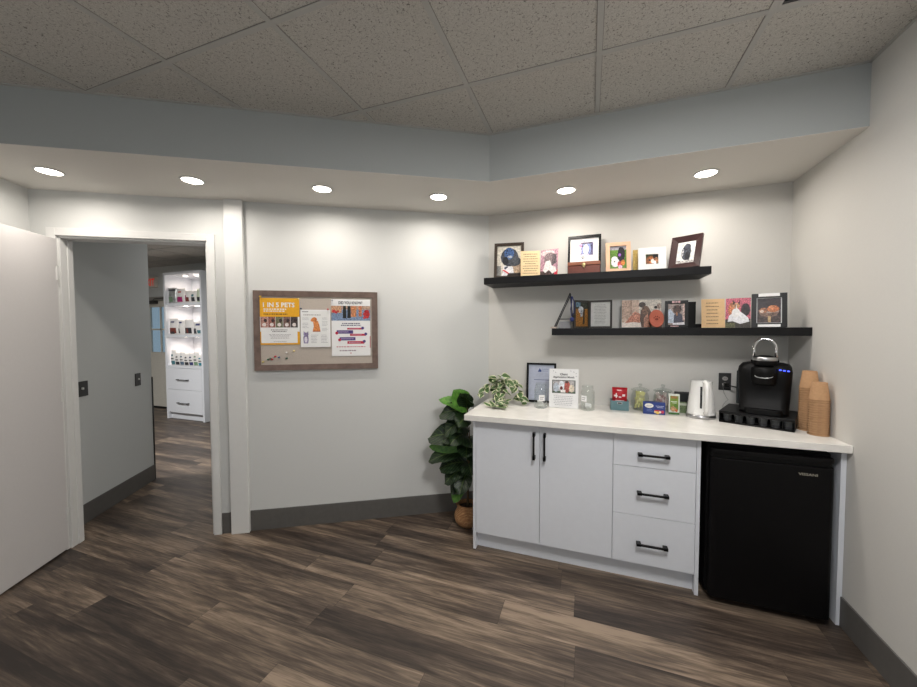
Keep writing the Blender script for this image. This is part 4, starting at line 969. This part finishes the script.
def p1(b, T, w, h):
    S = lambda x0, y0, x1, y1: rc(x0*w, y0*h, x1*w, y1*h)
    put(b, T, YEL, S(0, 0, 1, 1), .0002); put(b, T, M['paper'], S(.03, .035, .94, .40), .0004); put(b, T, M['paper'], S(.0, .28, 1, .60), .00045)
    put(b, T, YEL, S(0, .6, 1, 1), .0006)
    b.text('1 IN 5 PETS', .046, .47*w, .81*h, M['paper'], T, z=.0014, bold=.0012, sx=.98)
    textlines(b, T, .1*w, .86*w, .70*h, .785*h, 2, M['paper'], .0009, h=.55, seed=21)
    textlines(b, T, .1*w, .7*w, .635*h, .68*h, 1, ink((92, 60, 20)), .0009, h=.5, seed=22)
    cols = [(176, 130, 118), (150, 96, 86), (110, 110, 84), (120, 92, 84), (70, 60, 62)]
    for k, c in enumerate(cols):
        x0 = .02+k*.188; put(b, T, P(c, .5, 70), S(x0, .37, x0+.18, .60), .0009)
        put(b, T, P((226, 216, 212), .1), ell((x0+.09)*w, .43*h, .05*w, .04*h, 10), .0011); put(b, T, P((60, 44, 42), .4), ell((x0+.12)*w, .52*h, .04*w, .04*h, 10), .0012)
    textlines(b, T, .27*w, .7*w, .265*h, .335*h, 2, ink((70, 60, 60)), .0009, h=.45, seed=23, center=True)
    textlines(b, T, .2*w, .8*w, .125*h, .23*h, 4, ink((150, 146, 146)), .0009, h=.35, seed=24, center=True)
    textlines(b, T, .3*w, .7*w, .055*h, .085*h, 1, ink((170, 168, 168)), .0009, h=.35, seed=25, center=True)
poster('yellow and white poster headed 1 IN 5 PETS, leftmost on the board', 1.447, 1.718, 1.369, 1.708, p1)
def p2(b, T, w, h):
    S = lambda x, y: (x*w, y*h)
    org = P((214, 136, 76), .2); orgd = P((180, 100, 54), .2); pur = P((134, 124, 158), .3); g_ = ink((150, 150, 156))
    put(b, T, M['white'], rc(.01, .01, w-.01, h-.01), .0002)
    textlines(b, T, .05*w, .35*w, .93*h, .96*h, 1, ink((80, 80, 86)), .0005, h=.8, seed=31); textlines(b, T, .1*w, .9*w, .84*h, .88*h, 1, ink((120, 110, 110)), .0005, h=.45, seed=32)
    put(b, T, org, [S(*p) for p in [(.40, .43), (.44, .55), (.42, .66), (.44, .72), (.58, .7), (.63, .58), (.66, .43)]], .0004)
    put(b, T, org, ell(.46*w, .74*h, .09*w, .06*h), .0005); put(b, T, org, [S(.33, .70), S(.42, .67), S(.44, .75), S(.36, .76)], .0006); put(b, T, orgd, ell(.51*w, .73*h, .03*w, .05*h), .0007)
    put(b, T, orgd, [S(.40, .41), (.66*w, .41*h), S(.66, .44), S(.4, .44)], .0006)
    put(b, T, pur, [S(*p) for p in [(.1, .1), (.08, .25), (.13, .38), (.24, .38), (.26, .2), (.24, .1)]], .0004); put(b, T, pur, [S(.09, .33), S(.1, .43), S(.14, .39), S(.21, .39), S(.25, .43), S(.26, .33), S(.17, .3)], .0005)
    put(b, T, P((226, 222, 232), .1), ell(.17*w, .2*h, .05*w, .08*h), .0006)
    for (x0, x1, y0, y1, n, sd) in [(.06, .3, .72, .8, 3, 1), (.06, .28, .5, .66, 4, 2), (.72, .94, .72, .8, 3, 3), (.72, .94, .56, .7, 4, 4), (.72, .94, .42, .52, 3, 5), (.34, .6, .1, .34, 6, 6), (.68, .92, .1, .34, 6, 7)]:
        textlines(b, T, x0*w, x1*w, y0*h, y1*h, n, g_, .0004, h=.3, seed=40+sd)
poster('white leaflet with orange dog and purple cat drawings, middle of the board', 1.231, 1.440, 1.349, 1.626, p2, off=.0185)
def p3(b, T, w, h):
    R_ = lambda x0, y0, x1, y1: rc(x0*w, y0*h, x1*w, y1*h)
    navy = ink((56, 48, 92)); red = ink((186, 42, 66)); pur = ink((76, 58, 124))
    put(b, T, M['paper'], R_(0, 0, 1, 1), .0002)
    b.text('DID YOU KNOW?', .030, .49*w, .915*h, ink((44, 42, 62)), T, z=.0016, bold=.0006, sx=.72)
    put(b, T, P((120, 140, 170), .5, 70), R_(0, .625, 1, .885), .0004); put(b, T, P((206, 150, 116), .4, 60), R_(0, .76, .26, .885), .0005); put(b, T, P((180, 150, 130), .3), R_(.27, .82, 1, .885), .0005); put(b, T, P((204, 130, 90), .4), R_(.5, .69, .64, .885), .0006); put(b, T, P((196, 120, 84), .4), R_(.7, .7, .78, .885), .0006)
    bk = ink((30, 34, 32))
    for x0, y0 in ((.29, .665), (.405, .67)): put(b, T, bk, [(x0*w, y0*h), ((x0+.09)*w, y0*h), ((x0+.085)*w, .885*h), ((x0+.01)*w, .885*h)], .0007)
    for x, y, r in ((.06, .79, .012), (.12, .77, .010), (.17, .79, .008), (.86, .74, .014), (.92, .70, .016), (.92, .78, .016), (.85, .68, .010), (.95, .74, .012), (.88, .79, .010)): put(b, T, P((190, 50, 54), .3), ell(x*w, y*h, r, r), .0008)
    textlines(b, T, .2*w, .8*w, .525*h, .59*h, 2, navy, .0006, h=.55, seed=51, center=True)
    for x0, x1, y0, y1, c, side in [(.40, .80, .468, .497, red, 1), (.13, .55, .395, .455, pur, -1), (.47, .88, .355, .392, red, 1), (.2, .61, .275, .332, pur, -1), (.40, .84, .215, .262, red, 1)]:
        put(b, T, c, R_(x0, y0, x1, y1), .0006); cx = x1 if side > 0 else x0; put(b, T, pur if side > 0 else red, ell(cx*w, (y0+.01)*h if side < 0 else (y1-.004)*h, .011, .011), .0007)
        textlines(b, T, (x0+.04)*w, (x1-.04)*w, y0*h, y1*h, 1, ink((206, 190, 214)), .0009, h=.2, seed=int(x0*100))
    textlines(b, T, .12*w, .88*w, .15*h, .175*h, 1, red, .0006, h=.5, seed=56); textlines(b, T, .2*w, .8*w, .075*h, .115*h, 1, ink((140, 120, 130)), .0006, h=.5, seed=57)
    put(b, T, red, R_(.475, .04, .5, .06), .0006); put(b, T, red, R_(.985, .14, 1.0, .35), .0006)
poster('white poster with boots photo and red and purple bars, rightmost on the board', .941, 1.223, 1.279, 1.706, p3)
# pins
pinp = None
def pin(s, z, rgb, label, off=.0135, lay=False):
    t = thing('push_pin', label, 'push pin', AW(s, z, off), AL); t.scale = (1.3, 1.15, 1.3)
    c = mat('pin_%02x%02x%02x' % rgb, rgb, rough=.3)
    b = MB(); b.lathe([(.0048, 0), (.0048, .0015), (.0026, .003), (.0026, .009), (.0044, .0115), (.0044, .013), (.0001, .0132)], c, 12, T=Matrix.Translation((0, 0, 0)) @ UP); b.build('head', t)
    MB().tube([(0, .002, 0), (0, -.001, 0)], .0006, M['steel'], seg=5).build('needle', t)
pin(1.707, 1.716, (206, 170, 70), 'yellow pin at the top left corner of the yellow poster', off=.0225); pin(1.452, 1.703, (226, 200, 110), 'pale yellow pin at the top right corner of the yellow poster', off=.019)
pin(1.434, 1.632, (50, 70, 90), 'dark blue pin at the top left corner of the middle leaflet', off=.0215); pin(1.246, 1.629, (190, 60, 60), 'red pin at the top right corner of the middle leaflet', off=.0215)
pin(1.214, 1.700, (214, 214, 216), 'white pin at the top left corner of the boots poster', off=.018)
for s, z, c, l in [(1.700, 1.245, (206, 190, 120), 'pale yellow loose pin nearest the lower left corner of the board'), (1.667, 1.262, (40, 90, 60), 'green pin just right of the lowest yellow pin'), (1.650, 1.268, (30, 80, 56), 'second green pin touching the red pins in the cluster'),
                   (1.640, 1.262, (176, 50, 60), 'lower red pin in the loose cluster on the board'), (1.618, 1.283, (190, 40, 60), 'upper red pin in the loose cluster on the board'), (1.592, 1.277, (54, 84, 130), 'blue pin at the right of the loose cluster'),
                   (1.540, 1.268, (40, 84, 64), 'dark green pin below the white pin under the posters'), (1.540, 1.310, (226, 224, 220), 'white loose pin below the yellow poster'), (1.489, 1.322, (226, 206, 140), 'cream loose pin right of the white one, below yellow poster')]:
    pin(s, z, c, l, off=.0135)

# ------------------------------------------------------------------ wall switches in the hallway
def switch(off, z, gang, label, s=3.10):
    t = thing('light_switch', label, 'switch', A(s, 0, z), 0)
    # local frame: x runs along the hallway wall (out of this room), -y faces the passage
    nx = Vector((-sa, ca, 0)); t.location = Vector(A(s-.0005, off, z)); t.rotation_euler = (0, 0, math.atan2(nx.y, nx.x))
    w = .058*gang
    MB().box((-w, -.006, -.058), (w, 0, .058), mat('bronze_switch_plate', (58, 57, 56), rough=.3, metal=.3)).build('plate', t, bevel=.002)
    for k in range(gang):
        x = (k-(gang-1)/2)*.046
        MB().box((x-.005, -.018, -.004), (x+.005, -.006, .012), M['white']).build('toggle', t, bevel=.001)
    return t
switch(-.366, 1.032, 1, 'dark two-toggle switch plate nearest the doorway on the hallway wall')
o = bpy.data.objects[-1] if False else None
switch(-.996, 1.022, .6 if False else 1, 'dark single switch plate deeper along the hallway wall').scale = (.62, 1, 1)

# ------------------------------------------------------------------ recessed lights in the bulkhead
LP = [(-2.936, 1.195), (-2.295, 1.564), (-1.642, 1.946), (-.987, 2.337), (-.153, 2.521), (.638, 2.537)]
names = ['leftmost recessed light in the bulkhead, above the open door', 'second recessed light from the left, above the doorway', 'third recessed light from the left, above the pinboard', 'fourth recessed light from the left, nearest the wall corner', 'recessed light above the left end of the upper shelf', 'rightmost recessed light, above the right part of the upper shelf']
for (x, y), lb in zip(LP, names):
    t = thing('recessed_light', lb, 'ceiling light', (x, y, ZS), group='recessed lights in the bulkhead')
    MB().lathe([(.0545, -.001), (.056, -.006), (.063, -.005), (.066, -.0006), (.064, 0)], M['trim'], 32, cap=False).build('trim_ring', t)
    MB().lathe([(.0001, -.0035), (.054, -.0035), (.054, -.0015), (.0001, -.0015)], M['lamp'], 32, cap=False).build('lens', t)
    L = bpy.data.lights.new('recessed_lamp', 'AREA'); L.shape = 'DISK'; L.size = .09; L.energy = 3.5; L.color = (1, .93, .85); L.spread = R(170)
    lo = bpy.data.objects.new('recessed_lamp', L); COL.objects.link(lo); lo.location = (x, y, ZS-.008)

# ceiling air grille
t = thing('ceiling_vent', 'dark slotted air grille set in the ceiling tiles at the top edge', 'vent', (gx0+.61*1.5, gy0-.305, ZC-.0055))
b = MB()
for lo, hi in (((-.293, -.293, 0), (.293, -.283, .005)), ((-.293, .283, 0), (.293, .293, .005)), ((-.293, -.283, 0), (-.283, .283, .005)), ((.283, -.283, 0), (.293, .283, .005))): b.box(lo, hi, M['grid'])
b.build('frame', t)
MB().box((-.283, -.283, .003), (.283, .283, .0045), mat('vent_dark', (40, 38, 40), rough=.8)).build('backing', t)
b = MB()
for k in range(22): b.box((-.283, -.275+k*.026, -.001), (.283, -.271+k*.026, .003), mat('vent_slat', (96, 94, 94), rough=.5))
b.build('slats', t)

# ------------------------------------------------------------------ far room
# exit door
FY = FY1
t = MB()
for lo, hi in (((EX0-.05, FY-.015, 0), (EX0+.03, FY+.10, EZ+.04)), ((EX1-.03, FY-.015, 0), (EX1+.05, FY+.10, EZ+.04)), ((EX0+.03, FY-.015, EZ-.03), (EX1-.03, FY+.10, EZ+.04))): t.box(lo, hi, mat('grey_door_frame', (150, 148, 142), rough=.5))
df = struct(t.build('door_2', bevel=.002))
b = MB(); dm = mat('beige_door_paint', (206, 202, 192), rough=.5); a0, a1 = EX0+.032, EX1-.032; g0, g1, h0, h1 = -7.98, -7.38, 1.07, 1.93
for lo, hi in (((a0, FY+.02, .03), (a1, FY+.065, h0)), ((a0, FY+.02, h1), (a1, FY+.065, EZ-.032)), ((a0, FY+.02, h0), (g0, FY+.065, h1)), ((g1, FY+.02, h0), (a1, FY+.065, h1))): b.box(lo, hi, dm)
b.box((g0, FY+.03, 1.49), (g1, FY+.055, 1.52), dm); b.box((-7.70, FY+.03, h0), (-7.67, FY+.055, h1), dm); lf2 = b.build('door_leaf', df)
MB().box((g0, FY+.040, h0), (g1, FY+.044, h1), mat('door_glass', (235, 245, 250), rough=.02, trans=1, ior=1.05, var=0)).build('pane', lf2)
MB().box((a0, FY+.0, .0), (a1, FY+.07, .028), M['gasket']).build('threshold', df)
b = MB().box((-7.98, FY-.05, 1.99), (-7.72, FY+.02, 2.05), mat('closer_grey', (70, 68, 66), rough=.4, metal=.4)); b.tube([(-7.8, FY-.03, 2.05), (-7.62, FY-.10, 2.075), (-7.5, FY-.01, 2.09)], .008, mat('closer_grey', (0, 0, 0)), seg=6)
tag(b.build('door_closer'), 'grey door closer at the top of the far exit door', 'door closer')
t = thing('exit_sign', 'white box sign with red EXIT letters above the far door', 'sign', (-7.84, FY-.001, 2.295))
MB().box((-.17, -.05, 0), (.17, 0, .20), mat('sign_white', (214, 206, 196), rough=.5)).build('housing', t, bevel=.004)
MB().text('EXIT', .185, 0, .035, mat('sign_red', (224, 60, 40), rough=.4, emit=.35), T=Matrix.Translation((0, -.0505, 0)) @ UP, bold=.003, sx=.82).build('lettering', t)

# lit display cabinet
DX0, DX1, DY = -6.70, -5.795, 4.04
t = thing('display_cabinet', 'tall white display cabinet with three lit shelves over two drawers, beyond doorway', 'cabinet', (DX0, DY, 0))
W_ = DX1-DX0; DD = .46; b = MB(); th = .04
b.box((0, 0, 0), (th, DD, 2.44), M['cab']); b.box((W_-th, 0, 0), (W_, DD, 2.44), M['cab']); b.box((th, 0, 2.40), (W_-th, DD, 2.44), M['cab']); b.box((th, DD-.02, .1), (W_-th, DD, 2.40), M['cab'])
b.build('carcass', t, bevel=.0015)
for zz in (.86, 1.372, 1.892): MB().box((th, .004, zz), (W_-th, DD-.02, zz+.04), M['cab']).build('shelf', t, bevel=.001)
MB().box((th, .05, 0), (W_-th, .065, .112), M['cab']).build('toe_kick', t)
for zc_, z0, z1 in ((.67, .503, .855), (.285, .116, .499)):
    slab('drawer', th+.002, W_-th-.002, z0, z1, (W_*.475, zc_), parent=t, y=-.002, L=.265, mt=mat('grey_handle', (84, 84, 86), rough=.35, metal=.5))
for i, zz in enumerate((2.398, 1.890, 1.370)):
    for px in (.3, .6):
        MB().lathe([(.0001, 0), (.028, 0), (.030, .0015), (.030, .002)], M['led'], 18, cap=False).build('puck_light', t, loc=(W_*px, .18, zz-.0025))
    L = bpy.data.lights.new('cabinet_lamp', 'AREA'); L.shape = 'RECTANGLE'; L.size = .5; L.size_y = .05; L.energy = 2.3; L.color = (1, .84, .70); L.spread = R(160)
    lo = bpy.data.objects.new('cabinet_lamp', L); COL.objects.link(lo); lo.location = (DX0+W_/2, DY+.2, zz-.012)
bw_ = ink((228, 226, 224)); sil = mat('silver_foil', (176, 180, 180), rough=.3, metal=.5, var=.4, scale=20)
mag = ink((168, 40, 110)); dgr = ink((52, 54, 60)); tl = ink((70, 120, 130)); bwn = ink((120, 60, 50)); grn = ink((120, 150, 120)); nvy = ink((60, 64, 110))
def bag(x0, x1, z, h, mt, det, label, group, y=.05):
    x0, x1 = .043+(x0-.065)*1.03, .053+(x1-.065)*1.03
    pouch('treat_bag', label, (DX0+(x0+x1)/2, DY+y, z+.0006), x1-x0, h, .075, mt, 'bag', det, group=group)
z1_ = 1.932; z2_ = 1.412; z3_ = .90
g1 = 'treat bags on the top lit shelf'
bag(.065, .265, z1_, .26, sil, [(grn, .3, .7, .1, .4), (dgr, .1, .9, .8, .9)], 'silver foil treat bag at the left of the top lit shelf', g1)
bag(.275, .46, z1_, .24, bw_, [(mag, .06, .8, .08, .42), (ink((200, 110, 100)), .3, .7, .7, .8)], 'white treat bag with magenta panel on the top lit shelf', g1)
bag(.47, .60, z1_, .20, bw_, [(bwn, .2, .8, .1, .45), (mag, .2, .5, .3, .6)], 'small white bag with brown panel, middle right of the top lit shelf', g1)
bag(.61, .73, z1_, .19, bw_, [(dgr, .1, .8, .1, .45), (tl, .3, .7, .5, .7)], 'white and charcoal treat bag on the top lit shelf, second from right', g1)
bag(.74, .85, z1_, .22, ink((196, 206, 184)), [(dgr, .2, .9, .1, .38)], 'pale green and charcoal treat bag at the right end of top lit shelf', g1)
g2 = 'treat bags on the middle lit shelf'
bag(.07, .28, z2_, .27, bw_, [(bwn, .15, .85, .08, .42), (dgr, .3, .7, .05, .2), (nvy, .3, .7, .74, .82)], 'white treat bag with brown panel, leftmost on the middle lit shelf', g2)
bag(.29, .43, z2_, .24, bw_, [(dgr, .1, .5, .1, .42), (nvy, .2, .7, .78, .88)], 'white treat bag with blue crest, second on the middle lit shelf', g2)
bag(.44, .63, z2_, .25, bw_, [(dgr, .08, .88, .08, .45), (bwn, .4, .6, .1, .40)], 'white treat bag with a dark and brown panel on the middle lit shelf', g2)
bag(.64, .84, z2_, .21, bw_, [(dgr, .08, .5, .08, .48), (nvy, .4, .8, .7, .85), (tl, .6, .9, .1, .35)], 'white treat bag with navy corner, rightmost on the middle lit shelf', g2)
g3 = 'small packs on the bottom lit shelf'
cs = [('tall white pack with teal foot, leftmost on bottom lit shelf', tl, .25), ('white pack with grey foot, second on bottom lit shelf', dgr, .21), ('white pack with grey-blue foot, third on bottom lit shelf', ink((90, 110, 130)), .22), ('white pack with black foot, fourth on bottom lit shelf', ink((40, 40, 44)), .20), ('white pack with navy foot, fifth on bottom lit shelf', nvy, .21), ('white pack with green foot, sixth on bottom lit shelf', grn, .23), ('white pack with bright teal foot, rightmost on bottom lit shelf', ink((40, 130, 150)), .19)]
for k, (lb, c, h) in enumerate(cs):
    bag(.10+k*.106, .10+k*.106+.1, z3_, h, bw_, [(c, .1, .9, .06, .3), (c, .25, .7, .62, .72), (dgr, .3, .8, .4, .48)], lb, g3, y=.05)
# the room's own ceiling panel light, just above the top of the picture
t = thing('ceiling_panel_light', 'flat square ceiling light panel in this room, just above the picture', 'ceiling light', (gx0+.305, gy0-.915, ZC-.006))
MB().box((-.3, -.3, -.012), (.3, .3, .0), M['trim']).build('frame', t)
MB().box((-.28, -.28, -.036), (.28, .28, -.0122), mat('room_panel_lens', (250, 250, 255), emit=8)).build('lens', t)
L = bpy.data.lights.new('room_panel_lamp', 'AREA'); L.shape = 'RECTANGLE'; L.size = .56; L.size_y = .56; L.energy = 29; L.color = (1, .975, .94)
lo = bpy.data.objects.new('room_panel_lamp', L); COL.objects.link(lo); lo.location = (gx0+.305, gy0-.915, ZC-.05)
# unseen panels added to brighten the far room and the hallway wall
for x_, y_, e_, lb in ((-5.2, 1.5, 125, 'flat square ceiling light panel in the far room by its left side'), (-3.7, 3.35, 6, 'unseen square light panel added to brighten the hallway, nearer the display cabinet')):
    t = thing('ceiling_panel_light', lb, 'ceiling light', (x_, y_, ZC-.006))
    MB().box((-.3, -.3, -.01), (.3, .3, .0), M['trim']).build('frame', t)
    MB().box((-.27, -.27, -.012), (.27, .27, -.0102), mat('far_fill_lens', (250, 250, 255), emit=1.0)).build('lens', t)
    L = bpy.data.lights.new('far_fill_lamp', 'AREA'); L.size = .55; L.energy = e_; L.color = (1, .985, .96)
    lo = bpy.data.objects.new('far_fill_lamp', L); COL.objects.link(lo); lo.location = (x_, y_, ZC-.025)

# fill light added outside the made-up rear window, for the cabinet fronts
L = bpy.data.lights.new('window_fill', 'AREA'); L.shape = 'RECTANGLE'; L.size = WX1-WX0-.1; L.size_y = WZ1-WZ0-.1; L.energy = 16; L.color = (.92, .96, 1)
lo = bpy.data.objects.new('window_fill', L); COL.objects.link(lo); lo.location = ((WX0+WX1)/2, FY0-.02, (WZ0+WZ1)/2); lo.rotation_euler = (R(90), 0, 0)

w = bpy.data.worlds.new('overcast_sky'); sc.world = w; w.use_nodes = True
bg = w.node_tree.nodes['Background']; bg.inputs['Color'].default_value = (.40, .52, .62, 1); bg.inputs['Strength'].default_value = .5

# ------------------------------------------------------------------ camera
cam = bpy.data.cameras.new('camera'); co = bpy.data.objects.new('camera', cam); COL.objects.link(co); sc.camera = co
f_px, yaw, pit, rol = 362.0, R(19.85), R(2.05), R(-.14)
cam.sensor_width = 36; cam.sensor_fit = 'HORIZONTAL'; cam.lens = f_px/917*36; cam.clip_start = .02
fw = Vector((-math.sin(yaw)*math.cos(pit), math.cos(yaw)*math.cos(pit), -math.sin(pit)))
r_ = Vector((math.cos(yaw), math.sin(yaw), 0)); u_ = r_.cross(fw)
c_, s_ = math.cos(rol), math.sin(rol)
# photo x grows along c*r - s*u ... roll about the view axis
rr_ = r_*c_+u_*s_; uu_ = -r_*s_+u_*c_
mw = Matrix((rr_, uu_, -fw)).transposed().to_4x4(); mw.translation = Vector((0, 0, 1.469)); co.matrix_world = mw

sc.view_settings.view_transform = 'Standard'; sc.view_settings.look = 'None'; sc.view_settings.exposure = .12; sc.view_settings.gamma = 1
